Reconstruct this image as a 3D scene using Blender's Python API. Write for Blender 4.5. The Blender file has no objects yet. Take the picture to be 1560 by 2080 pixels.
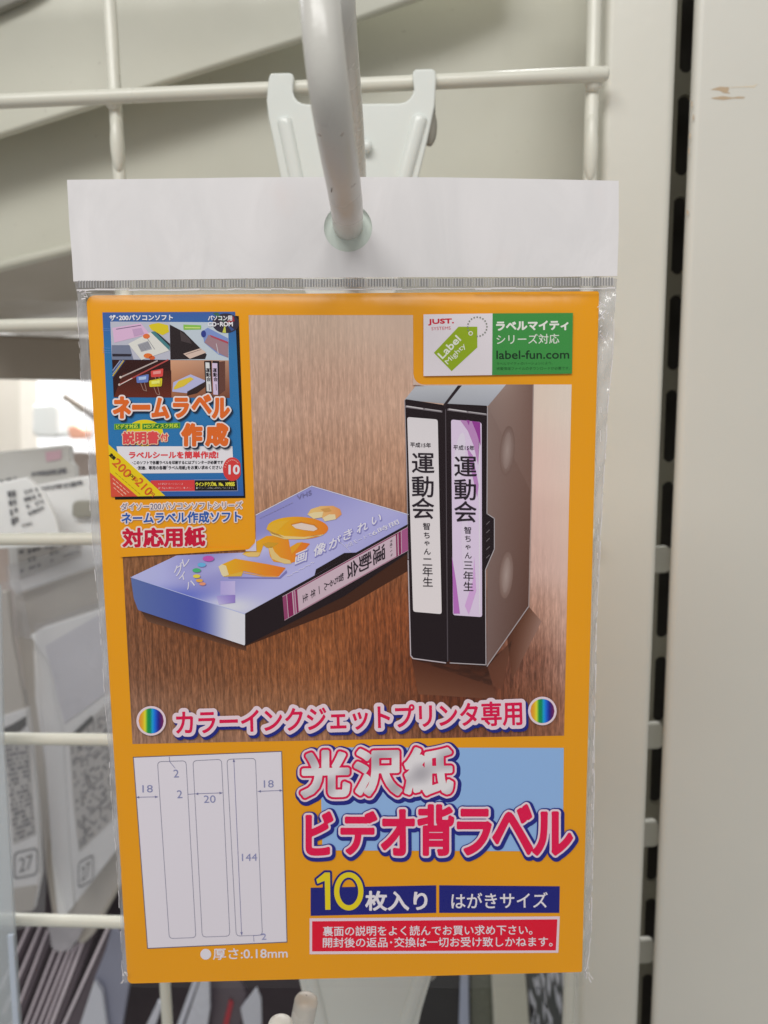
import bpy, math, random
import numpy as np
from mathutils import Matrix, Vector, geometry
S = bpy.context.scene
random.seed(7)
MM = 0.001
EYE = Vector((0.0, 0.0, 1.30))           # eye of the photographer, 1.3 m above the shop floor

# ------------------------------------------------------------ camera
F = 1560.0
RX = np.array([0.99796577, -0.00185628, -0.06372508])     # rows: world axes seen from the lens
RY = np.array([0.06282393, -0.14131129, 0.98796977])
RZ = np.array([-0.01083902, -0.98996347, -0.14090721])
RW = np.array([RX, RY, RZ])
cam = bpy.data.cameras.new('camera'); camo = bpy.data.objects.new('camera', cam)
S.collection.objects.link(camo); S.camera = camo
cx_, cy_, cz_ = RW @ np.array([1, 0, 0]), RW @ np.array([0, -1, 0]), RW @ np.array([0, 0, -1])
camo.matrix_world = Matrix(((cx_[0], cy_[0], cz_[0], EYE.x), (cx_[1], cy_[1], cz_[1], EYE.y),
                            (cx_[2], cy_[2], cz_[2], EYE.z), (0, 0, 0, 1)))
cam.sensor_fit = 'HORIZONTAL'; cam.sensor_width = 36; cam.lens = 36
cam.clip_start = 0.01; cam.clip_end = 50
cam.dof.use_dof = True; cam.dof.focus_distance = 0.158; cam.dof.aperture_fstop = 25

# ------------------------------------------------------------ light
w = bpy.data.worlds.new('World'); S.world = w; w.use_nodes = True
w.node_tree.nodes['Background'].inputs[0].default_value = (1.0, 0.985, 0.96, 1)
w.node_tree.nodes['Background'].inputs[1].default_value = 0.33
def area(name, loc, target, sx, sy, power, col=(1, 1, 1)):
    l = bpy.data.lights.new(name, 'AREA'); l.shape = 'RECTANGLE'; l.size = sx; l.size_y = sy
    l.energy = power; l.color = col
    o = bpy.data.objects.new(name, l); S.collection.objects.link(o)
    o.location = loc
    o.rotation_euler = (Vector(target) - Vector(loc)).to_track_quat('-Z', 'Y').to_euler()
    return o
area('ceiling_lamp', (-0.12, -0.34, 1.86), (0, 0.16, 1.30), 0.80, 0.22, 4.6, (1.0, 0.99, 0.96))
area('aisle_lamp', (-0.5, 1.0, 2.3), (-0.4, 1.6, 1.3), 1.6, 0.30, 50.0, (0.98, 0.99, 1.0))
S.view_settings.view_transform = 'Standard'; S.view_settings.look = 'None'
S.view_settings.exposure = 0.08; S.view_settings.gamma = 1.0
S.render.engine = 'CYCLES'; S.cycles.use_denoising = True
S.cycles.max_bounces = 10; S.cycles.transparent_max_bounces = 16
S.cycles.caustics_reflective = False; S.cycles.caustics_refractive = False

# ------------------------------------------------------------ helpers
def lin(c):
    c = c / 255.0
    return c / 12.92 if c <= 0.04045 else ((c + 0.055) / 1.055) ** 2.4
def alb(rgb, L=0.72):
    return tuple(min(0.93, max(0.0, lin(v) / L)) for v in rgb)
def at(px, py, Y):
    """point seen at photo pixel (px,py) on the vertical plane Y mm in front of the lens"""
    r = RW @ np.array([(px - 780) / F, (py - 1040) / F, 1.0])
    r = r / r[1] * Y
    return Vector((r[0] * MM + EYE.x, r[1] * MM + EYE.y, r[2] * MM + EYE.z))
def tag(o, label=None, cat=None, group=None, kind=None):
    if label: o['label'] = label
    if cat: o['category'] = cat
    if group: o['group'] = group
    if kind: o['kind'] = kind
    return o
def empty(name, loc, label, cat, group=None):
    o = bpy.data.objects.new(name, None); S.collection.objects.link(o)
    o.location = loc; o.empty_display_size = 0.02
    tag(o, label, cat, group); bpy.context.view_layer.update()
    return o
def link(name, me, mat, parent=None, smooth=False):
    o = bpy.data.objects.new(name, me); S.collection.objects.link(o)
    if mat: me.materials.append(mat)
    if smooth:
        me.polygons.foreach_set('use_smooth', [True] * len(me.polygons))
    if parent is not None:
        o.parent = parent
        o.matrix_parent_inverse = Matrix.LocRotScale(parent.location, parent.rotation_euler, None).inverted() if parent.parent is None else Matrix.Identity(4)
    return o
def bevel(o, wd, seg=3, ang=40):
    m = o.modifiers.new('bevel', 'BEVEL'); m.width = wd; m.segments = seg
    m.limit_method = 'ANGLE'; m.angle_limit = math.radians(ang)
    for p in o.data.polygons: p.use_smooth = True
    w_ = o.modifiers.new('wn', 'WEIGHTED_NORMAL')
    return o
def mesh(verts, faces):
    me = bpy.data.meshes.new('m'); me.from_pydata([tuple(v) for v in verts], [], faces); me.update()
    return me
def tess(pts2):
    return [tuple(t) for t in geometry.tessellate_polygon([[Vector((p[0], p[1], 0)) for p in pts2]])]
def slab(name, pts, Y, th, mat, parent=None, bev=0.0):
    """polygon traced at its own depth and given real thickness away from the viewer; a point may carry its own depth"""
    fr = [at(p[0], p[1], p[2] if len(p) > 2 else Y) for p in pts]
    bk = [v + Vector((0, th * MM, 0)) for v in fr]
    n = len(fr)
    tri = tess([(v.x, v.z) for v in fr])
    fs = []
    for t in tri:
        a, b, c = t
        nrm = (fr[b] - fr[a]).cross(fr[c] - fr[a])
        if nrm.y > 0: t = (a, c, b)
        fs.append(t); fs.append((t[0] + n, t[2] + n, t[1] + n))
    ar = sum(fr[i].x * fr[(i + 1) % n].z - fr[(i + 1) % n].x * fr[i].z for i in range(n))
    for i in range(n):
        j = (i + 1) % n
        fs.append((i, i + n, j + n, j) if ar > 0 else (j, j + n, i + n, i))
    me = mesh(fr + bk, fs)
    import bmesh
    bm = bmesh.new(); bm.from_mesh(me)
    bmesh.ops.join_triangles(bm, faces=[f for f in bm.faces if len(f.verts) == 3], angle_face_threshold=0.02, angle_shape_threshold=3.1)
    bmesh.ops.dissolve_limit(bm, angle_limit=0.02, verts=bm.verts, edges=bm.edges)
    bmesh.ops.recalc_face_normals(bm, faces=bm.faces)
    bm.to_mesh(me); bm.free()
    o = link(name, me, mat, parent)
    if bev: bevel(o, bev * MM)
    return o
def tube(name, pts, r, mat, parent=None, seg=20, cap=True, sub=8):
    """round bar of radius r (or list) through world points, catmull-rom smoothed"""
    P = [Vector(p) for p in pts]
    rr = r if isinstance(r, (list, tuple)) else [r] * len(P)
    path = []
    if len(P) > 2:
        for i in range(len(P) - 1):
            p0 = P[max(i - 1, 0)]; p1 = P[i]; p2 = P[i + 1]; p3 = P[min(i + 2, len(P) - 1)]
            for k in range(sub):
                t = k / sub
                path.append((0.5 * ((2 * p1) + (p2 - p0) * t + (2 * p0 - 5 * p1 + 4 * p2 - p3) * t * t + (3 * p1 - p0 - 3 * p2 + p3) * t ** 3), rr[i] * (1 - t) + rr[i + 1] * t))
        path.append((P[-1], rr[-1]))
    else:
        path = [(P[0], rr[0]), (P[1], rr[1])]
    if cap:                                    # rounded ends
        d0 = (path[0][0] - path[1][0]).normalized(); d1 = (path[-1][0] - path[-2][0]).normalized()
        a = [(path[0][0] + d0 * path[0][1] * s * 0.55, path[0][1] * math.sqrt(max(0, 1 - s * s))) for s in (0.99, 0.9, 0.7, 0.4)]
        b = [(path[-1][0] + d1 * path[-1][1] * s * 0.55, path[-1][1] * math.sqrt(max(0, 1 - s * s))) for s in (0.4, 0.7, 0.9, 0.99)]
        path = a + path + b
    V = []; Fc = []
    up = None
    for i, (p, q) in enumerate(path):
        d = (path[min(i + 1, len(path) - 1)][0] - path[max(i - 1, 0)][0]).normalized()
        if up is None: up = Vector((0, 0, 1)) if abs(d.z) < 0.9 else Vector((1, 0, 0))
        sx = d.cross(up).normalized(); up = sx.cross(d).normalized()
        for k in range(seg):
            a_ = 2 * math.pi * k / seg
            V.append(p + sx * math.cos(a_) * q + up * math.sin(a_) * q)
    for i in range(len(path) - 1):
        for k in range(seg):
            k2 = (k + 1) % seg
            Fc.append((i * seg + k, i * seg + k2, (i + 1) * seg + k2, (i + 1) * seg + k))
    Fc.append(tuple(range(seg))[::-1]); Fc.append(tuple((len(path) - 1) * seg + k for k in range(seg)))
    return link(name, mesh(V, Fc), mat, parent, smooth=True)
def ball(name, c, r, mat, parent=None, sc=(1, 1, 1)):
    V = []; Fc = []; nu, nv = 16, 10
    for j in range(nv + 1):
        for i in range(nu):
            th = math.pi * j / nv; ph = 2 * math.pi * i / nu
            V.append((c[0] + r * sc[0] * math.sin(th) * math.cos(ph), c[1] + r * sc[1] * math.sin(th) * math.sin(ph), c[2] + r * sc[2] * math.cos(th)))
    for j in range(nv):
        for i in range(nu):
            i2 = (i + 1) % nu
            Fc.append((j * nu + i, (j + 1) * nu + i, (j + 1) * nu + i2, j * nu + i2))
    return link(name, mesh(V, Fc), mat, parent, smooth=True)

# ------------------------------------------------------------ materials
class N:
    def __init__(s, name):
        s.m = bpy.data.materials.new(name); s.m.use_nodes = True
        s.t = s.m.node_tree; s.b = s.t.nodes['Principled BSDF']; s.out = s.t.nodes['Material Output']
    def n(s, typ, **kw):
        x = s.t.nodes.new(typ)
        for k, v in kw.items(): setattr(x, k, v)
        return x
    def l(s, a, b): s.t.links.new(a, b)
def noise(M, scale, detail=4, coord='Object', sc=(1, 1, 1)):
    tc = M.n('ShaderNodeTexCoord'); mp = M.n('ShaderNodeMapping'); mp.inputs['Scale'].default_value = sc
    nz = M.n('ShaderNodeTexNoise'); nz.inputs['Scale'].default_value = scale; nz.inputs['Detail'].default_value = detail
    M.l(tc.outputs[coord], mp.inputs[0]); M.l(mp.outputs[0], nz.inputs['Vector'])
    return nz
def ramp(M, src, stops):
    r = M.n('ShaderNodeValToRGB')
    e = r.color_ramp.elements
    while len(e) < len(stops): e.new(0.5)
    for i, (p, c) in enumerate(stops):
        e[i].position = p; e[i].color = tuple(c) + (1,) if len(c) == 3 else c
    M.l(src, r.inputs[0]); return r
def painted(name, rgb, L=0.72, rough=0.38, var=0.05, grime=0.0, bump=0.02, spec=0.5):
    M = N(name); c = alb(rgb, L)
    nz = noise(M, 14.0, 5)
    lo = tuple(v * (1 - var) for v in c); hi = tuple(min(0.95, v * (1 + var)) for v in c)
    r = ramp(M, nz.outputs[0], [(0.3, lo), (0.7, hi)])
    src = r.outputs[0]
    if grime:
        g = noise(M, 420.0, 6)
        gr = ramp(M, g.outputs[0], [(0.68, (0, 0, 0)), (0.76, (1, 1, 1))])
        big = noise(M, 45.0, 2); br = ramp(M, big.outputs[0], [(0.5, (0, 0, 0)), (0.66, (grime,) * 3)])
        mu = M.n('ShaderNodeMath', operation='MULTIPLY'); M.l(gr.outputs[0], mu.inputs[0]); M.l(br.outputs[0], mu.inputs[1])
        mx = M.n('ShaderNodeMixRGB'); mx.inputs[2].default_value = (0.16, 0.12, 0.09, 1)
        M.l(mu.outputs[0], mx.inputs[0]); M.l(src, mx.inputs[1]); src = mx.outputs[0]
    M.l(src, M.b.inputs['Base Color'])
    rn = noise(M, 60, 3); rr = ramp(M, rn.outputs[0], [(0.3, (rough * 0.8,) * 3), (0.7, (rough * 1.2,) * 3)])
    M.l(rr.outputs[0], M.b.inputs['Roughness'])
    M.b.inputs['Specular IOR Level'].default_value = spec
    b = M.n('ShaderNodeBump'); b.inputs['Strength'].default_value = bump * 5; b.inputs['Distance'].default_value = 0.0004
    fn = noise(M, 350, 3); M.l(fn.outputs[0], b.inputs['Height']); M.l(b.outputs[0], M.b.inputs['Normal'])
    return M.m
def film(name, tint=(0.97, 0.97, 0.97), haze=0.04, gloss=1.0, rough=0.08, crinkle=0.3, cscale=60, hazecol=(0.8, 0.8, 0.82), sc=(1, 1, 1)):
    M = N(name); M.t.nodes.remove(M.b)
    tr = M.n('ShaderNodeBsdfTransparent'); tr.inputs[0].default_value = tint + (1,)
    gl = M.n('ShaderNodeBsdfGlossy'); gl.inputs['Roughness'].default_value = rough; gl.inputs[0].default_value = (1, 1, 1, 1)
    df = M.n('ShaderNodeBsdfDiffuse'); df.inputs[0].default_value = hazecol + (1,)
    nz = noise(M, cscale, 4, sc=sc); b = M.n('ShaderNodeBump'); b.inputs['Strength'].default_value = crinkle; b.inputs['Distance'].default_value = 0.0015
    M.l(nz.outputs[0], b.inputs['Height']); M.l(b.outputs[0], gl.inputs['Normal'])
    fr = M.n('ShaderNodeLayerWeight'); fr.inputs[0].default_value = 0.5; M.l(b.outputs[0], fr.inputs['Normal'])
    pw = M.n('ShaderNodeMath', operation='POWER'); pw.inputs[1].default_value = 4.0; M.l(fr.outputs['Facing'], pw.inputs[0])
    ma = M.n('ShaderNodeMath', operation='MULTIPLY_ADD'); ma.inputs[1].default_value = 0.55; ma.inputs[2].default_value = 0.03; M.l(pw.outputs[0], ma.inputs[0])
    mu = M.n('ShaderNodeMath', operation='MULTIPLY'); mu.inputs[1].default_value = gloss; mu.use_clamp = True; M.l(ma.outputs[0], mu.inputs[0])
    m1 = M.n('ShaderNodeMixShader'); m1.inputs[0].default_value = haze; M.l(tr.outputs[0], m1.inputs[1]); M.l(df.outputs[0], m1.inputs[2])
    m2 = M.n('ShaderNodeMixShader'); M.l(mu.outputs[0], m2.inputs[0]); M.l(m1.outputs[0], m2.inputs[1]); M.l(gl.outputs[0], m2.inputs[2])
    M.l(m2.outputs[0], M.out.inputs[0])
    return M.m

m_post = painted('post_paint', (188, 186, 177), 0.75, 0.42, 0.03, bump=0.03)
m_wire = painted('wire_paint', (196, 195, 184), 0.80, 0.32, 0.05, grime=0.5)
m_hook = painted('hook_paint', (200, 198, 192), 0.95, 0.28, 0.04, grime=0.85, bump=0.03)
m_plate = painted('plate_paint', (208, 212, 208), 0.88, 0.22, 0.02)
m_panel = painted('panel_paint', (190, 189, 176), 0.90, 0.40, 0.04, grime=0.4)
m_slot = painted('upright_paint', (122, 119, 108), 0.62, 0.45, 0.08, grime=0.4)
m_dark = painted('void_shade', (36, 32, 27), 0.8, 0.7, 0.1)
m_steel = painted('dull_steel', (120, 118, 110), 0.7, 0.35, 0.1)

# ------------------------------------------------------------ wire grid panel
GY = 250.0
def wx(px, py): return at(px, py, GY).x
hz = [at(100, y, GY).z for y in (201, 659, 1094, 1500, 1868)]
step = (hz[0] - hz[4]) / 4
grid = empty('wire_grid', (-0.03, GY * MM, hz[4] - 1.2 * step), 'off-white wire grid panel that carries the display hooks', 'wire grid')
xr = 0.0487; xl = -0.1004; rw = 2.15 * MM
for z in [hz[0] + step] + hz + [hz[4] - step]:
    tube('horizontal_wire', [(-0.30, GY * MM, z - 0.0010), (-0.10, GY * MM, z), (0.0518, GY * MM, z + 0.0012)], rw, m_wire, grid, sub=2)
for x in (xl, xr, xl - 0.149):
    tube('vertical_wire', [(x, (GY + 3.9) * MM, hz[0] + 0.1), (x, (GY + 3.9) * MM, hz[4] - 0.09)], rw * 0.95, m_wire, grid)
for x in (xl, xr):
    for z in hz:
        ball('weld', (x, (GY + 1.8) * MM, z - 0.0002), 2.9 * MM, m_wire, grid, (1.0, 0.7, 1.0))
ball('weld', (xl + 0.0004, (GY + 2.6) * MM, hz[0] - 0.0135), 1.9 * MM, m_wire, grid, (1.16, 1.35, 4.6))
ball('weld', (xr - 0.0002, (GY + 2.6) * MM, hz[0] - 0.0190), 1.9 * MM, m_wire, grid, (1.14, 1.3, 5.4))

# ------------------------------------------------------------ post, slotted upright, end panel
def box(name, x0, x1, y0, y1, z0, z1, mat, parent=None, bev=0.0, seg=3):
    V = [(x, y, z) for x in (x0, x1) for y in (y0, y1) for z in (z0, z1)]
    Fc = [(0, 1, 3, 2), (4, 6, 7, 5), (0, 4, 5, 1), (2, 3, 7, 6), (0, 2, 6, 4), (1, 5, 7, 3)]
    o = link(name, mesh(V, Fc), mat, parent)
    if bev: bevel(o, bev * MM, seg)
    return o
ZB, ZT = EYE.z - 0.42, EYE.z + 0.32
PY = 256.0
px0 = at(1232, 0, PY).x; px1 = at(1381, 0, PY).x
qx0 = at(1416, 0, PY).x
box('shelf_post', px0, px1, PY * MM, (PY + 34) * MM, ZB, ZT, m_post, None, 2.6)
tag(S.objects['shelf_post'], 'off-white square metal post right of the wire grid, left of the dark slotted gap', 'post')
# wide panel with scrape marks
pn = empty('end_panel', (qx0, PY * MM, ZB), 'wide off-white metal panel at the far right with brown scratches near its top', 'panel')
def panel_mat():
    M = N('end_panel_paint')
    c = alb((190, 188, 180), 0.76)
    nz = noise(M, 10.0, 5); r = ramp(M, nz.outputs[0], [(0.3, tuple(v * 0.96 for v in c)), (0.7, tuple(min(.95, v * 1.03) for v in c))])
    M.l(r.outputs[0], M.b.inputs['Base Color']); M.b.inputs['Roughness'].default_value = 0.4
    b = M.n('ShaderNodeBump'); b.inputs['Strength'].default_value = 0.12; b.inputs['Distance'].default_value = 0.0004
    fn = noise(M, 300, 3); M.l(fn.outputs[0], b.inputs['Height']); M.l(b.outputs[0], M.b.inputs['Normal'])
    return M.m
box('panel_face', qx0, qx0 + 0.16, PY * MM, (PY + 5) * MM, ZB, ZT, panel_mat(), pn, 2.4, 4)
box('light_baffle', qx0 + 0.0172, qx0 + 0.0190, (PY + 3) * MM, 0.312, ZB, ZT, m_post, pn)  # unseen strip added to keep light out of the gap
m_scr = painted('scratch_bare', (146, 128, 106), 0.62, 0.6, 0.3); m_scr2 = painted('scratch_chipped', (176, 166, 148), 0.66, 0.6, 0.2)
def scratch(pts, m):
    o = slab('scratch', pts, PY - 0.06, 0.05, m, pn); return o
scratch([(1443, 182), (1462, 176), (1480, 177), (1481, 182), (1478, 186), (1484, 190), (1470, 189), (1462, 184)], m_scr)
scratch([(1480, 177.2), (1530, 174), (1540, 170), (1532, 178), (1520, 177), (1480, 178.2)], m_scr2)
scratch([(1444, 199), (1468, 195), (1488, 198), (1500, 196), (1514, 197), (1510, 200), (1490, 200), (1470, 203), (1450, 201)], m_scr)
scratch([(1395, 425), (1399, 430), (1398, 437), (1395, 436)], m_scr)
for a_, b_ in ((1390, 205), (1393, 232), (1386, 270), (1384, 300)):
    scratch([(a_ + 15, b_), (a_ + 17, b_ + 2), (a_ + 16, b_ + 14), (a_ + 14, b_ + 9)], m_scr)
# slotted strip seen in the gap
UY = 297.0
up = empty('slotted_upright', (px1 + 0.003, UY * MM, ZB), 'narrow slotted shelf upright deep in the dark gap between post and end panel', 'shelf upright')
def rr4(pts, r=9):
    out = []
    for i in range(4):
        p = Vector(pts[i]); a = Vector(pts[i - 1]); b = Vector(pts[(i + 1) % 4])
        out += [tuple(p + (a - p).normalized() * r), tuple(p + ((a - p).normalized() + (b - p).normalized()) * r * .3), tuple(p + (b - p).normalized() * r)]
    return out
def slotted():
    cxs = at(1396, 0, UY).x; xa, xb = cxs - 0.010, cxs + 0.014; sl = cxs + 0.0006
    hw = 0.0024; zs = []
    zref = at(1345, 1140, UY).z; pitch = 0.0345
    V = []; Fc = []
    def q(x0, x1, z0, z1, y0=UY * MM, y1=(UY + 2) * MM):
        b = len(V)
        V.extend([(x, y, z) for x in (x0, x1) for y in (y0, y1) for z in (z0, z1)])
        Fc.extend([tuple(b + i for i in f) for f in ((0, 1, 3, 2), (4, 6, 7, 5), (0, 4, 5, 1), (2, 3, 7, 6), (0, 2, 6, 4), (1, 5, 7, 3))])
    q(xa, sl - hw, ZB, ZT); q(sl + hw, xb, ZB, ZT)
    k0 = int((ZB - zref) / pitch); k1 = int((ZT - zref) / pitch)
    for k in range(k0, k1 + 1):
        z = zref + k * pitch
        n = 8                                     # bridge with rounded slot ends
        q(sl - hw, sl + hw, z - 0.0036, z + 0.0036)
        for e in (-1, 1):
            for i in range(n):
                x0 = sl - hw + 2 * hw * i / n; x1 = x0 + 2 * hw / n
                xm = ((x0 + x1) / 2 - sl) / hw
                hgt = 0.0024 * (1 - math.sqrt(max(0, 1 - xm * xm)))
                if hgt > 1e-5:
                    za = z + e * 0.0036; zb = za + e * hgt
                    q(x0, x1, min(za, zb), max(za, zb))
    return mesh(V, Fc)
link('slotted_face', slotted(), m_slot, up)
box('channel_back', px1 - 0.002, qx0 + 0.022, (UY + 16) * MM, (UY + 18) * MM, ZB, ZT, m_dark, up)  # near-black sheet paints the shade behind the slots

for yy, hh in ((1139, 27), (1498, 26), (1697, 26), (1936, 24)):
    q = [(1366, yy - hh), (1404, yy - hh - 3), (1404, yy + hh - 2), (1366, yy + hh)]
    c_ = 1379 - 0.0413 * yy - 1366 - 8
    slab('bracket_tab', [(x + c_, y) for x, y in rr4(q)], 278, 3, m_post, up, 0.8)
# ------------------------------------------------------------ sheet metal behind the grid
o = slab('back_panel', [(-260, 610), (0, 545), (140, 510), (215, 492), (250, 700), (1330, 700), (1330, -120), (-260, -120)], 318, 3, m_panel, None, 0.8)
tag(o, 'beige back panel behind the wire grid with a sloping lower left edge', 'panel')
o = slab('slanted_panel', [(-240, 352), (0, 274), (300, 178), (610, 80), (830, 2), (1060, -80), (1060, -260), (-240, -260)], 296, 4, m_panel, None, 1.4)
tag(o, 'large beige slanted panel at the top left, its lower edge rising to the right', 'panel')
o = slab('corner_bracket', [(-60, 46), (0, 20), (48, -2), (90, -26), (-60, -26)], 292, 3, m_steel, None, 1.0)
tag(o, 'dull grey bracket cutting the top left corner', 'bracket')
# rolled lip of the back panel
le = tube('panel_lip', [at(-260, 606, 317), at(0, 541, 317), at(140, 506, 317), at(212, 488, 317)], 2.2 * MM, m_panel)
tag(le, 'rounded pale lip along the sloping lower edge of the back panel', 'panel lip')
m_under = painted('shelf_under', (150, 144, 132), 0.7, 0.5, 0.06)
sh = empty('shelf_board', at(-100, 600, 380), 'grey-brown shelf board seen from below, under the back panel', 'shelf')
def shelf_under():
    a = at(-260, 612, 324); b = at(240, 492, 324)
    c = Vector((b.x + 0.12, 0.52, b.z)); d = Vector((a.x - 0.03, 0.52, a.z))
    V = [a, b, c, d] + [v + Vector((0, 0, 0.006)) for v in (a, b, c, d)]
    return mesh(V, [(0, 1, 2, 3), (7, 6, 5, 4), (0, 4, 5, 1), (1, 5, 6, 2), (2, 6, 7, 3), (3, 7, 4, 0)])
link('board', shelf_under(), m_under, sh)
m_rail = painted('rail_taupe', (120, 112, 102), 0.55, 0.5, 0.06)
o = slab('shelf_rail', [(-200, 672), (290, 690), (290, 776), (-200, 766)], 430, 8, m_rail, None, 2.0)
tag(o, 'dark taupe horizontal rail behind the second grid wire', 'rail')
m_greywall = painted('grey_sheet', (200, 200, 204), 0.62, 0.5, 0.02)
o = slab('grey_sheet', [(-260, 560), (360, 560), (360, 700), (-260, 700)], 545, 4, m_greywall)
tag(o, 'pale grey sheet glimpsed above the taupe rail', 'panel')

# far side of the shop
m_far = painted('far_white', (240, 240, 244), 0.85, 0.6, 0.02)
o = box('wall', -1.6, 0.9, 1.60, 1.65, 0.2, 2.4, m_far); tag(o, kind='structure')
m_beige = painted('far_beige', (205, 198, 186), 0.95, 0.6, 0.02)
o = slab('cupboard', [(-160, 700), (40, 700), (42, 940), (-160, 940)], 1250, 60, m_beige, None, 4)
tag(o, 'blurred beige cabinet at the left edge, beyond the grid', 'cabinet')
o = slab('storage_box', [(66, 822), (112, 818), (118, 830), (118, 884), (110, 890), (72, 888), (64, 878)], 1150, 80, painted('far_grey', (226, 228, 224), 0.95, 0.6, 0.02), None, 4)
tag(o, 'blurred pale grey box standing in the bright opening', 'box')
o = slab('orange_pack', [(136, 868), (150, 862), (176, 876), (176, 892), (142, 892)], 1120, 20, painted('far_orange', (255, 176, 150), 0.9, 0.6, 0.02), None, 2)
tag(o, 'small pale orange pack in the bright opening beside the card', 'pack')
o = tube('dark_rod', [at(132, 806, 600), at(200, 852, 600)], 2.6 * MM, m_rail)
tag(o, 'dark grey rod slanting across the bright opening', 'rod')
o = slab('counter_board', [(-220, 948), (132, 918), (330, 930), (330, 1400), (-220, 1400)], 470, 6, painted('taupe_board', (150, 138, 132), 0.6, 0.6, 0.05), None)
tag(o, 'taupe board behind the hanging bags', 'board')
m_bin = painted('bin_shade_dark', (38, 28, 34), 0.6, 0.5, 0.2)  # near black stands in for the weaker light low down
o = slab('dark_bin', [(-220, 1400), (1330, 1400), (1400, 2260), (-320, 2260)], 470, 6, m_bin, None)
tag(o, 'bin wall at the bottom behind the grid, shade painted into its almost black colour', 'bin')

# ================================================================ the label package
def wr(p):
    return RW @ np.array([(p[0] - 780) / F, (p[1] - 1040) / F, 1.0])
CW, CH = 103.0, 150.9                                     # printed card, mm
O3 = np.array([-69.03216775, 153.8562656, 21.85145195])   # its top left corner
EX = np.array([0.99648364, 0.08378606, 0.0]); EX /= np.linalg.norm(EX)
EZ = np.array([0.0028, -0.0094, -1.0]); EZ -= EZ.dot(EX) * EX; EZ /= np.linalg.norm(EZ)   # down the card
EN = np.cross(EX, -EZ)                                      # out of the card, to the viewer
if EN[1] > 0: EN = -EN
def uv(px, py):
    """photo pixel -> mm on the card (right, down) ; arrays allowed"""
    px = np.asarray(px, float); py = np.asarray(py, float)
    r = np.stack([(px - 780) / F, (py - 1040) / F, np.ones_like(px)], -1) @ RW.T
    t = O3.dot(EN) / (r @ EN)
    P = r * t[..., None] - O3
    return P @ EX, P @ EZ
LAY = 0.025
def loc(px, py, z=0.0):
    u, v = uv(px, py)
    return np.stack([(u - CW / 2) * MM, (CH - v) * MM, np.broadcast_to(np.asarray(z, float) * MM, u.shape)], -1)
pk = bpy.data.objects.new('label_package', None); S.collection.objects.link(pk); pk.empty_display_size = 0.02
cb = O3 + EX * CW / 2 + EZ * CH
pk.matrix_world = Matrix(((EX[0], -EZ[0], EN[0], cb[0] * MM + EYE.x), (EX[1], -EZ[1], EN[1], cb[1] * MM + EYE.y),
                          (EX[2], -EZ[2], EN[2], cb[2] * MM + EYE.z), (0, 0, 0, 1)))
tag(pk, 'orange pack of glossy video spine labels in a clear bag hanging from the white hook', 'label pack')
def child(name, me, mat, parent, smooth=False, label=None):
    o = bpy.data.objects.new(name, me); S.collection.objects.link(o); o.parent = parent
    if mat: me.materials.append(mat)
    if smooth: me.polygons.foreach_set('use_smooth', [True] * len(me.polygons))
    if label: o['label'] = label
    return o

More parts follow.
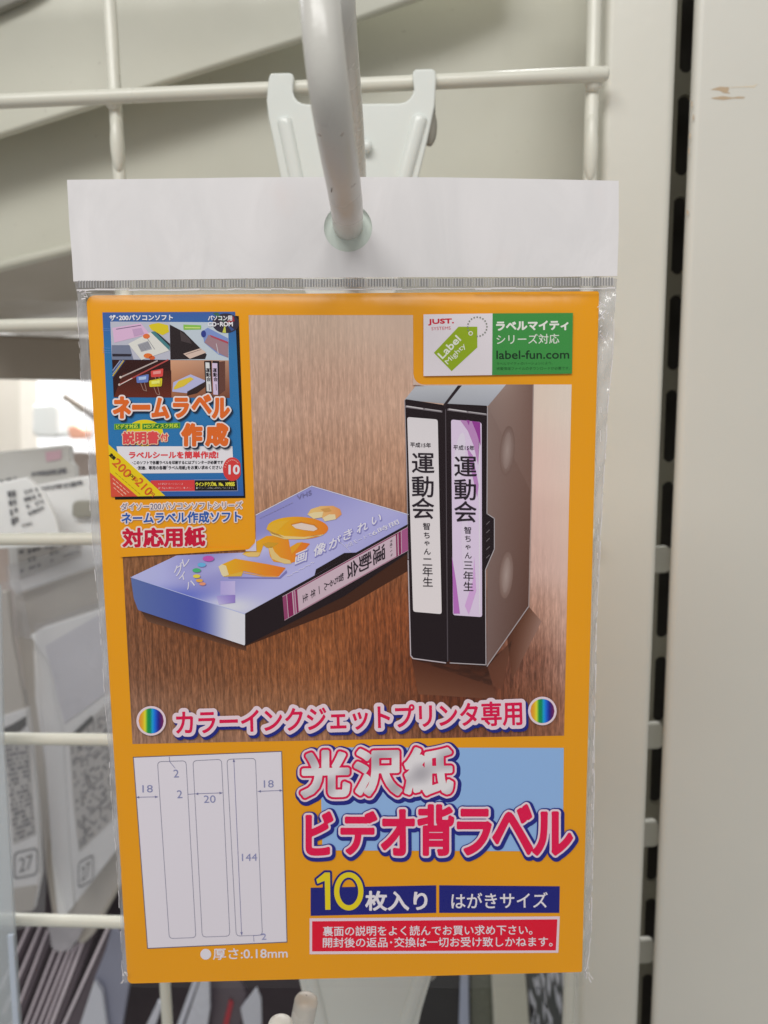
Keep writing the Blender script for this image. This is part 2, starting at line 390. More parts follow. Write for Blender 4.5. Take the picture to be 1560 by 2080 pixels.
def inkc(rgb, L):
    c = [max(0.002, (lin(v) - 0.008) / L) for v in rgb]; k = min(1.0, 0.90 / max(c))
    return tuple(v * k for v in c)
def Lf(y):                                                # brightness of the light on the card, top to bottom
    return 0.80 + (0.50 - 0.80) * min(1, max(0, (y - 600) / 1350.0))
class Print:
    """flat print: coloured areas laid on the card, one thin layer above another"""
    def __init__(s): s.V = []; s.F = []; s.C = []; s.n = 0
    def add(s, pts, faces, col, layer, ref=None):
        pts = np.asarray(pts, float)
        if len(pts) == 0: return
        L = loc(pts[:, 0], pts[:, 1], layer * LAY)
        s.V.append(L)
        ry = pts[:, 1].mean()
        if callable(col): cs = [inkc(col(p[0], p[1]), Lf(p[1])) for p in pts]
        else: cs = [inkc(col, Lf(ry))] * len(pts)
        s.C.append(np.array(cs, float).reshape(-1, 3))
        s.F += [tuple(i + s.n for i in f) for f in faces]; s.n += len(pts)
    def poly(s, pts, col, layer):
        s.add(pts, tess(pts), col, layer)
    def grad(s, q, cols, layer, n=8, m=8):
        """four-cornered area q = TL,TR,BR,BL with four corner colours"""
        q = np.array(q, float); c = np.array(cols, float)
        P = []; Cc = []
        for j in range(m + 1):
            for i in range(n + 1):
                a, b = i / n, j / m
                wgt = [(1 - a) * (1 - b), a * (1 - b), a * b, (1 - a) * b]
                P.append(sum(w_ * q[k] for k, w_ in enumerate(wgt))); Cc.append(sum(w_ * c[k] for k, w_ in enumerate(wgt)))
        Fc = [(j * (n + 1) + i, j * (n + 1) + i + 1, (j + 1) * (n + 1) + i + 1, (j + 1) * (n + 1) + i) for j in range(m) for i in range(n)]
        d = {}
        it = iter(range(len(P)))
        P = np.array(P); L = loc(P[:, 0], P[:, 1], layer * LAY)
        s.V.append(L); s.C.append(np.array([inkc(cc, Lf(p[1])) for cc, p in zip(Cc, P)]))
        s.F += [tuple(i + s.n for i in f) for f in Fc]; s.n += len(P)
    def line(s, pts, wd, col, layer, closed=False):
        P = [np.array(p, float) for p in pts]
        if closed: P.append(P[0])
        for a, b in zip(P, P[1:]):
            d = b - a; ln = np.hypot(*d)
            if ln < 1e-6: continue
            nn = np.array([-d[1], d[0]]) / ln * wd / 2; e = d / ln * wd * 0.3
            s.add([a - nn - e, b - nn + e, b + nn + e, a + nn - e], [(0, 1, 2, 3)], col, layer)
    def disc(s, cx, cy, rx, ry, col, layer, n=28, a=0.0):
        ca, sa = math.cos(a), math.sin(a)
        p = [(cx, cy)] + [(cx + rx * math.cos(t) * ca - ry * math.sin(t) * sa, cy + rx * math.cos(t) * sa + ry * math.sin(t) * ca) for t in [2 * math.pi * k / n for k in range(n)]]
        s.add(p, [(0, 1 + k, 1 + (k + 1) % n) for k in range(n)], col, layer)
    def build(s, name, parent, mat, label=None):
        V = np.concatenate(s.V); me = bpy.data.meshes.new(name)
        me.from_pydata(V.tolist(), [], s.F); me.update()
        at_ = me.color_attributes.new('ink', 'FLOAT_COLOR', 'POINT')
        C = np.concatenate(s.C); at_.data.foreach_set('color', np.concatenate([C, np.ones((len(C), 1))], 1).ravel())
        # every face looks at the viewer
        import bmesh
        bm = bmesh.new(); bm.from_mesh(me)
        fl = [f for f in bm.faces if f.normal.z < 0]
        if fl: bmesh.ops.reverse_faces(bm, faces=fl)
        bm.to_mesh(me); bm.free()
        return child(name, me, mat, parent, label=label)

# ---- glyphs
_gc = {}
def glyph(text, bold_hint=0):
    if text in _gc: return _gc[text]
    cu = bpy.data.curves.new('t', 'FONT'); cu.body = text; cu.size = 1.0; cu.resolution_u = 4; cu.fill_mode = 'FRONT'
    ob = bpy.data.objects.new('t', cu); S.collection.objects.link(ob)
    bpy.context.view_layer.update()
    dg = bpy.context.evaluated_depsgraph_get()
    me = bpy.data.meshes.new_from_object(ob.evaluated_get(dg))
    V = np.array([(v.co.x, v.co.y) for v in me.vertices]).reshape(-1, 2)
    Fc = [tuple(p.vertices) for p in me.polygons]
    cnt = {}
    for f in Fc:
        for i in range(len(f)):
            k = (f[i], f[(i + 1) % len(f)]); k2 = (min(k), max(k)); cnt[k2] = cnt.get(k2, 0) + 1
    E_ = np.array([k for k, c in cnt.items() if c == 1]).reshape(-1, 2)
    bpy.data.objects.remove(ob); bpy.data.curves.remove(cu); bpy.data.meshes.remove(me)
    _gc[text] = (V, Fc, E_)
    return _gc[text]
def place(text, p0, p1, h, slant=0.0):
    """ink box of the text fitted between p0 (middle of its left side) and p1 (middle of its right side), height h"""
    V, Fc, E_ = glyph(text)
    mn, mx = V.min(0), V.max(0)
    s = (V[:, 0] - mn[0]) / (mx[0] - mn[0]); t = (mx[1] - V[:, 1]) / (mx[1] - mn[1]) - 0.5
    p0 = np.array(p0, float); p1 = np.array(p1, float); d = p1 - p0; n_ = np.array([-d[1], d[0]]) / np.hypot(*d)
    P = p0 + s[:, None] * d + t[:, None] * n_ * h - (t * slant * h)[:, None] * d / np.hypot(*d)
    return P, Fc, E_
REF = glyph('国')
def placech(c, cx, cy, right, down):
    """one character centred at cx,cy; its box spans the vectors right and down"""
    V, Fc, E_ = glyph(c)
    mn, mx = REF[0].min(0), REF[0].max(0)
    s = (V[:, 0] - mn[0]) / (mx[0] - mn[0]) - 0.5; t = (mx[1] - V[:, 1]) / (mx[1] - mn[1]) - 0.5
    P = np.array([cx, cy], float) + s[:, None] * np.array(right, float) + t[:, None] * np.array(down, float)
    return P, Fc, E_
def grow(P, E_, levels, g):
    """outlines of a glyph set at several distances from its edge (marching squares on a distance field)"""
    if not isinstance(levels, (list, tuple)): levels = [levels]
    D = max(max(levels), 0) + 3 * g
    x0, y0 = P.min(0) - D - g; x1, y1 = P.max(0) + D + g
    nx = int((x1 - x0) / g) + 2; ny = int((y1 - y0) / g) + 2
    dist = np.full((ny, nx), D * 1.0); ins = np.zeros((ny, nx), bool)
    A = P[E_[:, 0]]; B = P[E_[:, 1]]
    for a, b in zip(A, B):
        lo = np.minimum(a, b) - D; hi = np.maximum(a, b) + D
        i0 = max(0, int((lo[0] - x0) / g)); i1 = min(nx, int((hi[0] - x0) / g) + 2)
        j0 = max(0, int((lo[1] - y0) / g)); j1 = min(ny, int((hi[1] - y0) / g) + 2)
        X = x0 + g * np.arange(i0, i1); Y = (y0 + g * np.arange(j0, j1))[:, None]
        d = b - a; l2 = d @ d + 1e-12
        t = np.clip(((X - a[0]) * d[0] + (Y - a[1]) * d[1]) / l2, 0, 1)
        dd = np.hypot(X - a[0] - t * d[0], Y - a[1] - t * d[1])
        w_ = dist[j0:j1, i0:i1]; np.minimum(w_, dd, out=w_)
        if a[1] != b[1]:
            ylo, yhi = (a[1], b[1]) if a[1] < b[1] else (b[1], a[1])
            ja = int(math.ceil((ylo - y0) / g)); jb = int(math.ceil((yhi - y0) / g))
            for j in range(max(ja, 0), min(jb, ny)):
                yy = y0 + g * j; xc = a[0] + (yy - a[1]) / (b[1] - a[1]) * d[0]
                i = max(0, int(math.ceil((xc - x0) / g)))
                ins[j, i:] ^= True
    sd = np.where(ins, -dist, dist)
    out = []
    for lv in levels:
        Fv = lv - sd; pts = []; fc = []; pos = Fv > 0
        allp = pos[:-1, :-1] & pos[1:, :-1] & pos[:-1, 1:] & pos[1:, 1:]
        anyp = pos[:-1, :-1] | pos[1:, :-1] | pos[:-1, 1:] | pos[1:, 1:]
        for j in range(ny - 1):
            row = allp[j]
            if row.any():
                ch = np.flatnonzero(np.diff(np.concatenate([[0], row.astype(np.int8), [0]])))
                for a, b in zip(ch[::2], ch[1::2]):
                    n0 = len(pts)
                    pts += [(x0 + a * g, y0 + j * g), (x0 + b * g, y0 + j * g), (x0 + b * g, y0 + (j + 1) * g), (x0 + a * g, y0 + (j + 1) * g)]
                    fc.append((n0, n0 + 1, n0 + 2, n0 + 3))
            for i in np.flatnonzero(anyp[j] & ~row):
                cs = [(i, j), (i + 1, j), (i + 1, j + 1), (i, j + 1)]
                n0 = len(pts); k = 0
                for q in range(4):
                    a = cs[q]; b = cs[(q + 1) % 4]; fa = Fv[a[1], a[0]]; fb = Fv[b[1], b[0]]
                    if fa > 0: pts.append((x0 + a[0] * g, y0 + a[1] * g)); k += 1
                    if (fa > 0) != (fb > 0):
                        t = fa / (fa - fb); pts.append((x0 + (a[0] + (b[0] - a[0]) * t) * g, y0 + (a[1] + (b[1] - a[1]) * t) * g)); k += 1
                if k >= 3: fc.append(tuple(range(n0, n0 + k)))
                else: del pts[n0:]
        out.append((np.array(pts), fc))
    return out
def text(pr, T, fills, layer, g=1.0, shift=None):
    """T = (P,faces,edges); fills = [(distance, colour)] from the outermost in; distance None = the plain glyph"""
    lv = [f[0] for f in fills if f[0] is not None]
    gr = iter(grow(T[0], T[2], lv, g)) if lv else None
    for k, f in enumerate(fills):
        if f[0] is None: pts, fc = T[0], T[1]
        else: pts, fc = next(gr)
        if len(pts) == 0: continue
        pts = np.asarray(pts)
        if len(f) > 2 and f[2] is not None: pts = pts + np.array(f[2])
        pr.add(pts, fc, f[1], layer + k)

# ---- materials of the package
def ink_mat(name, grain=False):
    M = N(name)
    a = M.n('ShaderNodeAttribute', attribute_name='ink')
    src = a.outputs['Color']
    if grain:
        nz = noise(M, 210, 5, sc=(14, 1.2, 1)); nz.inputs['Distortion'].default_value = 0.6
        n2 = noise(M, 420, 6, sc=(7, 1.6, 1))
        wv = M.n('ShaderNodeTexWave'); wv.bands_direction = 'X'; wv.inputs['Scale'].default_value = 55; wv.inputs['Distortion'].default_value = 14; wv.inputs['Detail'].default_value = 3; wv.inputs['Detail Scale'].default_value = 0.35
        tc = M.n('ShaderNodeTexCoord'); mp = M.n('ShaderNodeMapping'); mp.inputs['Scale'].default_value = (3.2, 0.40, 1)
        M.l(tc.outputs['Object'], mp.inputs[0]); M.l(mp.outputs[0], wv.inputs[0])
        # grain reads strongest on the darker wood
        bw = M.n('ShaderNodeRGBToBW'); M.l(a.outputs['Color'], bw.inputs[0])
        st = M.n('ShaderNodeMapRange'); st.inputs[1].default_value = 0.12; st.inputs[2].default_value = 0.62; st.inputs[3].default_value = 1.0; st.inputs[4].default_value = 0.03
        M.l(bw.outputs[0], st.inputs[0])
        r1 = ramp(M, nz.outputs[0], [(0.32, (0.62, 0.58, 0.54)), (0.66, (1.32, 1.30, 1.26))])
        r2 = ramp(M, n2.outputs[0], [(0.3, (0.72,) * 3), (0.7, (1.25,) * 3)])
        r3 = ramp(M, wv.outputs[0], [(0.0, (0.82,) * 3), (0.6, (1.1,) * 3)])
        m1 = M.n('ShaderNodeMixRGB', blend_type='MULTIPLY'); m1.inputs[0].default_value = 1; M.l(r1.outputs[0], m1.inputs[1]); M.l(r2.outputs[0], m1.inputs[2])
        m2 = M.n('ShaderNodeMixRGB', blend_type='MULTIPLY'); m2.inputs[0].default_value = 1; M.l(m1.outputs[0], m2.inputs[1]); M.l(r3.outputs[0], m2.inputs[2])
        m3 = M.n('ShaderNodeMixRGB', blend_type='MULTIPLY'); M.l(st.outputs[0], m3.inputs[0]); M.l(a.outputs['Color'], m3.inputs[1]); M.l(m2.outputs[0], m3.inputs[2])
        src = m3.outputs[0]
    M.l(src, M.b.inputs['Base Color']); M.b.inputs['Roughness'].default_value = 0.42
    M.b.inputs['Specular IOR Level'].default_value = 0.10
    return M.m
m_ink = ink_mat('printed_ink'); m_wood = ink_mat('printed_wood', True)

# ---- the stack of card: rounded, 1.6 mm thick
def rrect(x0, y0, x1, y1, r, n=6):
    out = []
    for cx, cy, a0 in ((x1 - r, y0 + r, -90), (x1 - r, y1 - r, 0), (x0 + r, y1 - r, 90), (x0 + r, y0 + r, 180)):
        for k in range(n + 1):
            a = math.radians(a0 + 90 * k / n); out.append((cx + r * math.cos(a), cy + r * math.sin(a)))
    return out
def orange():
    M = N('orange_card')
    c = (0.94, 0.385, 0.0050)
    nz = noise(M, 30, 3); r = ramp(M, nz.outputs[0], [(0.3, tuple(v * 0.97 for v in c)), (0.7, tuple(v * 1.02 for v in c))])
    M.l(r.outputs[0], M.b.inputs['Base Color']); M.b.inputs['Roughness'].default_value = 0.4; M.b.inputs['Specular IOR Level'].default_value = 0.12
    return M.m
def card_mesh(th=1.6):
    o2 = []
    W2 = CW / 2
    for cx, cy, a0, r in ((W2 - 0.5, CH - 0.5, 90, 0.5), (-W2 + 1.7, CH - 1.7, 180, 1.7), (-W2 + 1.1, 1.1, 270, 1.1), (W2 - 0.5, 0.5, 0, 0.5)):
        for k in range(7):
            a = math.radians(a0 + (90 * k / 6 if True else 0)) - (math.radians(90) if False else 0)
            o2.append((cx + r * math.cos(a), cy + r * math.sin(a)))
    # order: top-right (0..90), top-left (90..180), bottom-left (180..270), bottom-right (270..360)
    o2 = []
    for cx, cy, a0, r in ((W2 - 0.5, CH - 0.5, 0, 0.5), (-W2 + 1.7, CH - 1.7, 90, 1.7), (-W2 + 1.1, 1.1, 180, 1.1), (W2 - 0.5, 0.5, 270, 0.5)):
        for k in range(7):
            a = math.radians(a0 + 90 * k / 6); o2.append((cx + r * math.cos(a), cy + r * math.sin(a)))
    n = len(o2)
    V = [(x * MM, y * MM, -0.02 * MM) for x, y in o2] + [(x * MM, y * MM, -th * MM) for x, y in o2]
    Fc = [tuple(range(n)), tuple(range(n, 2 * n))[::-1]] + [(i, i + n, (i + 1) % n + n, (i + 1) % n) for i in range(n)]
    return mesh(V, Fc)
card = child('printed_card', card_mesh(), orange(), pk)

# ================================================================ big photo of the video cases
W_ = (206, 200, 203)
pr = Print()
gx = [250, 400, 520, 650, 800, 950, 1085, 1165]; gy = [636, 800, 950, 1050, 1150, 1250, 1350, 1450, 1516]
GC = [[(178, 160, 150)] * 3 + [(183, 165, 152), (190, 172, 160), (198, 182, 170), (206, 192, 182), (208, 194, 186)],
      [(172, 148, 135)] * 3 + [(170, 144, 130), (178, 152, 137), (190, 168, 156), (205, 189, 181), (209, 193, 187)],
      [(150, 122, 105), (155, 125, 108), (164, 135, 118), (160, 130, 112), (165, 134, 115), (180, 156, 143), (203, 184, 178), (206, 190, 184)],
      [(130, 95, 70), (140, 108, 85), (155, 122, 102), (152, 118, 96), (145, 110, 90), (170, 142, 130), (194, 172, 168), (200, 182, 176)],
      [(122, 88, 63), (118, 80, 55), (124, 86, 60), (116, 76, 50), (120, 78, 54), (150, 115, 100), (184, 160, 155), (194, 174, 169)],
      [(113, 80, 60), (104, 68, 46), (104, 66, 42), (122, 78, 50), (122, 74, 48), (106, 68, 48), (156, 128, 120), (182, 160, 155)],
      [(110, 80, 63), (110, 76, 56), (116, 78, 54), (128, 84, 56), (108, 66, 44), (70, 38, 28), (112, 80, 70), (156, 130, 124)],
      [(122, 98, 86), (126, 97, 80), (128, 96, 76), (130, 96, 75), (108, 72, 54), (90, 54, 42), (112, 76, 60), (128, 96, 84)],
      [(132, 110, 100), (132, 107, 95), (134, 106, 92), (136, 105, 88), (124, 90, 72), (112, 78, 62), (118, 84, 68), (128, 96, 84)]]
GC = np.array(GC, float) * np.array((1.03, 0.98, 0.945))
GC[:2] *= (1.05, 1.06, 1.07); GC[2] *= (1.03, 1.03, 1.04); GC[5:] *= (1.0, 0.975, 0.95); GC = np.minimum(GC, 215)
def wood(x, y):
    i = min(len(gx) - 2, max(0, np.searchsorted(gx, x) - 1)); j = min(len(gy) - 2, max(0, np.searchsorted(gy, y) - 1))
    a = min(1, max(0, (x - gx[i]) / (gx[i + 1] - gx[i]))); b = min(1, max(0, (y - gy[j]) / (gy[j + 1] - gy[j])))
    a = a * a * (3 - 2 * a); b = b * b * (3 - 2 * b)
    return (GC[j][i] * (1 - a) + GC[j][i + 1] * a) * (1 - b) + (GC[j + 1][i] * (1 - a) + GC[j + 1][i + 1] * a) * b
def strip_fill(prt, L_, R_, y0, y1, n, m, layer):
    """area between two slanting sides, coloured by the wood picture"""
    P = []
    for j in range(m + 1):
        y = y0[0] + (y1[0] - y0[0]) * j / m; yb = y0[1] + (y1[1] - y0[1]) * j / m
        for i in range(n + 1):
            a = i / n; yy = y + (yb - y) * a
            P.append((L_(yy) + (R_(yy) - L_(yy)) * a, yy))
    prt.add(P, [(j * (n + 1) + i, j * (n + 1) + i + 1, (j + 1) * (n + 1) + i + 1, (j + 1) * (n + 1) + i) for j in range(m) for i in range(n)], wood, layer)
lf = lambda y: 249 + (y - 1128) * 0.0530
md = lambda y: 505 + (y - 640) * 0.030
mr = lambda y: 839 + (y - 641) * 0.005
rt = lambda y: 1161 - (y - 782) * 0.0215
strip_fill(pr, md, mr, (640, 640), (781, 781), 16, 10, 1)
strip_fill(pr, md, rt, (781, 781), (1118, 1118), 30, 24, 1)
strip_fill(pr, lf, rt, (1118, 1118), (1511, 1494), 34, 26, 1)
picture = pr.build('photo_print', card, m_wood)
pr = Print()
# orange corners that bite into the photo
OR = (203, 131, 14)
def orange_at(x, y): return tuple(v for v in (0, 0, 0))
# standing cases -------------------------------------------------
def sh_poly(pts, col, layer): pr.poly(pts, col, layer)
pr.grad([(1030, 1290), (1074, 1232), (1100, 1262), (1040, 1380)], [(74, 42, 30), (92, 60, 46), (140, 110, 100), (95, 60, 46)], 2)
pr.grad([(836, 1338), (990, 1354), (1040, 1300), (1020, 1400)], [(72, 38, 27), (60, 30, 22), (90, 58, 45), (96, 58, 44)], 2)
pr.grad([(836, 1338), (990, 1354), (1010, 1420), (850, 1410)], [(74, 40, 28), (64, 34, 24), (96, 60, 46), (104, 66, 48)], 2)
pr.grad([(822, 812), (845, 783), (933, 783), (903, 820)], [(162, 164, 172), (178, 180, 188), (186, 188, 194), (150, 152, 160)], 2)
pr.grad([(903, 820), (934, 783), (1028, 781), (991, 825)], [(160, 162, 170), (180, 182, 190), (186, 188, 196), (158, 160, 170)], 2)
pr.poly([(899, 824), (930, 783), (938, 783), (907, 822), (912, 1344), (908, 1344)], (42, 34, 38), 3)
pr.grad([(991, 825), (1028, 781), (1083, 781), (1063, 1000)], [(128, 108, 102), (150, 128, 120), (122, 98, 90), (118, 92, 84)], 2, 8, 8)
pr.poly([(991, 825), (1063, 990), (1084, 781), (1083, 781), (1074, 1231), (989, 1352)], lambda x, y: (118 - (y - 800) * 0.03, 94 - (y - 800) * 0.035, 88 - (y - 800) * 0.035), 3)
pr.grad([(991, 825), (1028, 781), (1083, 781), (1079, 1000)], [(134, 114, 108), (150, 128, 120), (116, 90, 82), (110, 84, 76)], 4, 8, 8)
pr.grad([(991, 825), (1079, 1000), (1074, 1231), (989, 1352)], [(130, 110, 104), (104, 78, 70), (84, 58, 50), (104, 84, 80)], 4, 10, 14)
for cx, cy, rx, ry in ((1030, 915, 15, 50), (1028, 1168, 14, 48)):
    pr.disc(cx, cy, rx, ry, lambda x, y, cx=cx, cy=cy, rx=rx, ry=ry: (150, 132, 126) if abs(x - cx) + abs(y - cy) < 1 else (112, 89, 82), 5, 32, 0.08)
    pr.disc(cx, cy, rx * .55, ry * .75, lambda x, y, cx=cx, cy=cy: (150, 132, 126) if abs(x - cx) + abs(y - cy) < 1 else (132, 112, 106), 6, 32, 0.08)
pr.line([(1083, 783), (1079, 1000), (1074, 1231)], 2.2, (150, 132, 128), 5)
pr.line([(1074, 1231), (989, 1353)], 2.0, (150, 140, 142), 5)
BLK = (33, 24, 28)
pr.poly([(822, 813), (825, 811), (898, 822), (903, 826), (905, 1100), (909, 1344), (905, 1345), (838, 1336), (834, 1330), (829, 1140), (826, 950)], BLK, 5)
pr.poly([(904, 828), (908, 820), (988, 824), (991, 829), (990, 1045), (1004, 1054), (1004, 1115), (986, 1158), (987, 1349), (984, 1352), (915, 1345), (912, 1338)], BLK, 5)
for a, b in (((824, 826), (897, 836)), ((910, 832), (988, 842))):
    pr.line([(a[0], a[1]), (b[0], b[1])], 4.0, (120, 112, 118), 6); pr.line([(a[0] + 2, a[1] - 1), ((a[0] + b[0]) / 2 - 2, (a[1] + b[1]) / 2 - 1)], 2.4, (190, 184, 188), 7)
    pr.line([((a[0] + b[0]) / 2 + 3, (a[1] + b[1]) / 2 - 0.5), (b[0] - 2, b[1] - 1)], 2.0, (170, 164, 168), 7)
pr.line([(822, 813), (826, 950), (829, 1135)], 1.5, (150, 142, 148), 6); pr.line([(829, 1138), (834, 1331), (839, 1337), (905, 1346)], 2.2, (170, 160, 166), 6)
pr.line([(990, 828), (989, 1043), (1004, 1053), (1004, 1115), (986, 1157), (987, 1350), (914, 1346)], 1.8, (160, 152, 156), 6)
pr.line([(905, 832), (909, 1342)], 1.6, (80, 72, 78), 6)
for k in range(5):
    pr.line([(988, 1065 + k * 17), (994, 1059 + k * 17)], 1.6, (96, 88, 92), 6)
def rq(pts, r=4):
    """four-cornered area with slightly cut corners"""
    out = []
    n = len(pts)
    for i in range(n):
        p = np.array(pts[i], float); a = np.array(pts[i - 1], float); b = np.array(pts[(i + 1) % n], float)
        da = (a - p) / np.hypot(*(a - p)); db = (b - p) / np.hypot(*(b - p))
        out += [tuple(p + da * r), tuple(p + da * r * 0.3 + db * r * 0.3), tuple(p + db * r)]
    return out
pr.poly(rq([(827, 847), (889, 852), (897, 1247), (839, 1242)]), lambda x, y: (208, 202, 206) if y < 1100 else (206, 198, 200), 7)
pr.poly(rq([(916, 852), (978, 858), (979, 1253), (920, 1249)]), (203, 186, 210), 7)
LQ = [(918, 856), (976, 861), (977, 1250), (921, 1246)]
pr.poly([(934, 853), (974, 857), (974, 900), (971, 945), (962, 905), (950, 875)], (176, 128, 178), 8)
pr.poly([(958, 855), (975, 858), (976, 905), (968, 880)], (142, 60, 142), 9)
pr.poly([(947, 853), (954, 854), (952, 864)], (150, 76, 150), 9)
pr.poly([(948, 908), (960, 925), (972, 985), (969, 1010), (958, 960)], (172, 122, 178), 8)
pr.poly([(918, 1130), (926, 1180), (934, 1246), (921, 1246)], (165, 100, 170), 8)
pr.poly([(963, 1130), (967, 1200), (952, 1248), (944, 1230), (960, 1180)], (190, 150, 196), 8)
pr.disc(933, 930, 11, 52, (212, 202, 218), 8, 24, 0.12); pr.disc(946, 1110, 9, 70, (210, 196, 216), 8, 24, -0.05)
pr.line([(973, 862), (974, 1247)], 2.5, (214, 206, 218), 8)
TX = (40, 32, 40)
def vt(c, cx, cy, sz, col=TX, b=0.35, layer=10, sk=0.02):
    P, Fc, E_ = placech(c, cx, cy, (sz, sz * sk), (sz * 0.02, sz))
    text(pr, (P, Fc, E_), [(b, col)] if b else [(None, col)], layer, 0.8 if sz > 24 else 0.6)
for a, b in (((833, 903), (875, 904.5)), ((920.5, 908.5), (963, 910))):
    text(pr, place('平成15年', a, b, 10), [(0.1, TX)], 10, 0.6)
for c, y1, y2 in (('運', 941, 948), ('動', 989, 995), ('会', 1033, 1040)):
    vt(c, 859, y1, 40, b=0.5); vt(c, 945, y2, 40, b=0.5)
for c, y1, s_ in (('智', 1069, 13.5), ('ち', 1087, 13), ('ゃ', 1102, 12), ('ん', 1120, 13), ('二', 1141, 18), ('年', 1161, 18.5), ('生', 1182, 18.5)):
    vt(c, 866.5 + (y1 - 1069) * 0.02, y1, s_, b=0.1)
for c, y1, s_ in (('智', 1077, 13.5), ('ち', 1094, 13), ('ゃ', 1110, 12), ('ん', 1128, 13), ('三', 1148, 18), ('年', 1170, 18.5), ('生', 1191, 18.5)):
    vt(c, 950 + (y1 - 1077) * 0.01, y1, s_, b=0.1)

# lying case ------------------------------------------------------
pr.poly([(285, 1240), (500, 1312), (700, 1235), (828, 1160), (828, 1120), (498, 1300)], (62, 36, 26), 2)
pr.grad([(285, 1238), (500, 1311), (500, 1322), (300, 1262)], [(60, 38, 30), (58, 34, 26), (92, 60, 44), (94, 66, 52)], 3)
def boxtop(x, y):
    u = ((x - 266) * 0.9 + (y - 1000) * 0.2) / 560; v = (y - 985) / 260.0
    a = np.array((130, 128, 184.)); b = np.array((166, 164, 206.)); c = np.array((126, 124, 190.)); d = np.array((190, 190, 214.))
    t = 0.5 + 0.5 * math.sin(x * 0.016 + y * 0.02); r = a * (1 - t) + b * t
    w1 = math.exp(-((x - 300) ** 2 + (y - 1180) ** 2) / 5000.0); r = r * (1 - w1 * .6) + np.array((180, 184, 222.)) * w1 * .6
    w2 = math.exp(-((x - 372) ** 2 / 4200.0 + (y - 1212) ** 2 / 380.0)); r = r * (1 - w2 * .85) + np.array((84, 96, 180.)) * w2 * .85
    w5 = math.exp(-((x - 560 + (y - 1100) * 2.2) ** 2 / 2600.0)) * math.exp(-((y - 1120) ** 2) / 2500.0); r = r * (1 - w5 * .5) + np.array((206, 204, 226.)) * w5 * .5
    w6 = math.exp(-((x - 640) ** 2 / 9000.0 + (y - 1010) ** 2 / 900.0)); r = r * (1 - w6 * .45) + np.array((136, 138, 190.)) * w6 * .45
    w3 = math.exp(-((x - 470) ** 2 / 3500.0 + (y - 1232) ** 2 / 400.0)); r = r * (1 - w3) + np.array((205, 205, 216.)) * w3
    w4 = math.exp(-((x - 700) ** 2 + (y - 1040) ** 2) / 9000.0); r = r * (1 - w4 * .5) + np.array((150, 148, 200.)) * w4 * .5
    return tuple(r)
def fillpoly(pts, col, layer, g=7.0):
    """area filled with a fine mesh so that its print can change colour across it"""
    E_ = np.array([(i, (i + 1) % len(pts)) for i in range(len(pts))])
    (p, f), = grow(np.array(pts, float), E_, [0.0], g)
    pr.add(p, f, col, layer)
def fillfine(pts, col, layer, g=2.5):
    E_ = np.array([(i, (i + 1) % len(pts)) for i in range(len(pts))]); P = np.array(pts, float)
    x0, y0 = P.min(0); x1, y1 = P.max(0)
    (p, f), = grow(P, E_, [0.0], g)
    q, ff = split_runs(p, f, g)
    pr.add(q, ff, col, layer)
def split_runs(p, f, g):
    # break long runs so colour follows position
    q = []; ff = []
    for face in f:
        a = [p[i] for i in face]; xs = [v[0] for v in a]
        if len(face) == 4 and max(xs) - min(xs) > 1.5 * g and abs(a[0][1] - a[1][1]) < 1e-6:
            n = int((max(xs) - min(xs)) / (g * 2)) + 1
            for k in range(n):
                xa = a[0][0] + (a[1][0] - a[0][0]) * k / n; xb = a[0][0] + (a[1][0] - a[0][0]) * (k + 1) / n
                b0 = len(q); q += [(xa, a[0][1]), (xb, a[0][1]), (xb, a[2][1]), (xa, a[2][1])]; ff.append((b0, b0 + 1, b0 + 2, b0 + 3))
        else:
            b0 = len(q); q += [tuple(v) for v in a]; ff.append(tuple(range(b0, b0 + len(a))))
    return q, ff
fillfine([(266, 1172), (359, 1128), (500, 1122), (520, 1100), (520, 1046), (633, 986), (829, 1044), (829, 1066), (498, 1247)], boxtop, 4)
def left_face(x, y):
    t = min(1, max(0, (x - 266) / 232)); s_ = min(1, max(0, (t - 0.55) / 0.35)); s_ = s_ * s_ * (3 - 2 * s_)
    return tuple(np.array((52 + 34 * (1 - t), 62 + 40 * (1 - t), 152.)) * (1 - s_) + np.array((198, 197, 205.)) * s_)
fillfine([(266, 1172), (498, 1247), (498, 1311), (281, 1239), (272, 1215)], left_face, 5)
pr.line([(266, 1172), (498, 1247)], 1.4, (170, 176, 214), 6)
pr.poly([(498, 1246), (829, 1064), (829, 1122), (700, 1210), (498, 1311)], BLK, 6)
pr.poly([(639, 1168), (642, 1156), (699, 1123), (724, 1122)], BLK, 6)
pr.line([(520, 1046), (633, 987), (829, 1045)], 1.6, (206, 204, 222), 6)
# spine label
A0 = np.array((574, 1211.)); A1 = np.array((828, 1070.)); B1 = np.array((829, 1118.)); B0 = np.array((578, 1260.))
def sp(s, t):   # s along the spine from the left end, t down
    return tuple((A0 * (1 - s) + A1 * s) * (1 - t) + (B0 * (1 - s) + B1 * s) * t)
def spq(s0, s1, t0, t1): return [sp(s0, t0), sp(s1, t0), sp(s1, t1), sp(s0, t1)]
pr.poly(spq(0, 1, 0, 1), (182, 160, 172), 7)
for a, b, c in ((0.0, .03, (130, 60, 96)), (.035, .075, (120, 36, 78)), (.082, .095, (150, 90, 120)), (.10, .116, (125, 40, 82)), (.905, .917, (125, 40, 82)), (.925, .945, (125, 40, 82)), (.95, 1.0, (150, 80, 124))):
    pr.poly(spq(a, b, 0.02, 0.98), c, 8)
pr.line([sp(0.1, 0.04), sp(0.92, 0.04)], 1.8, (128, 50, 86), 8); pr.line([sp(0.1, 0.97), sp(0.92, 0.97)], 1.2, (150, 90, 116), 8)
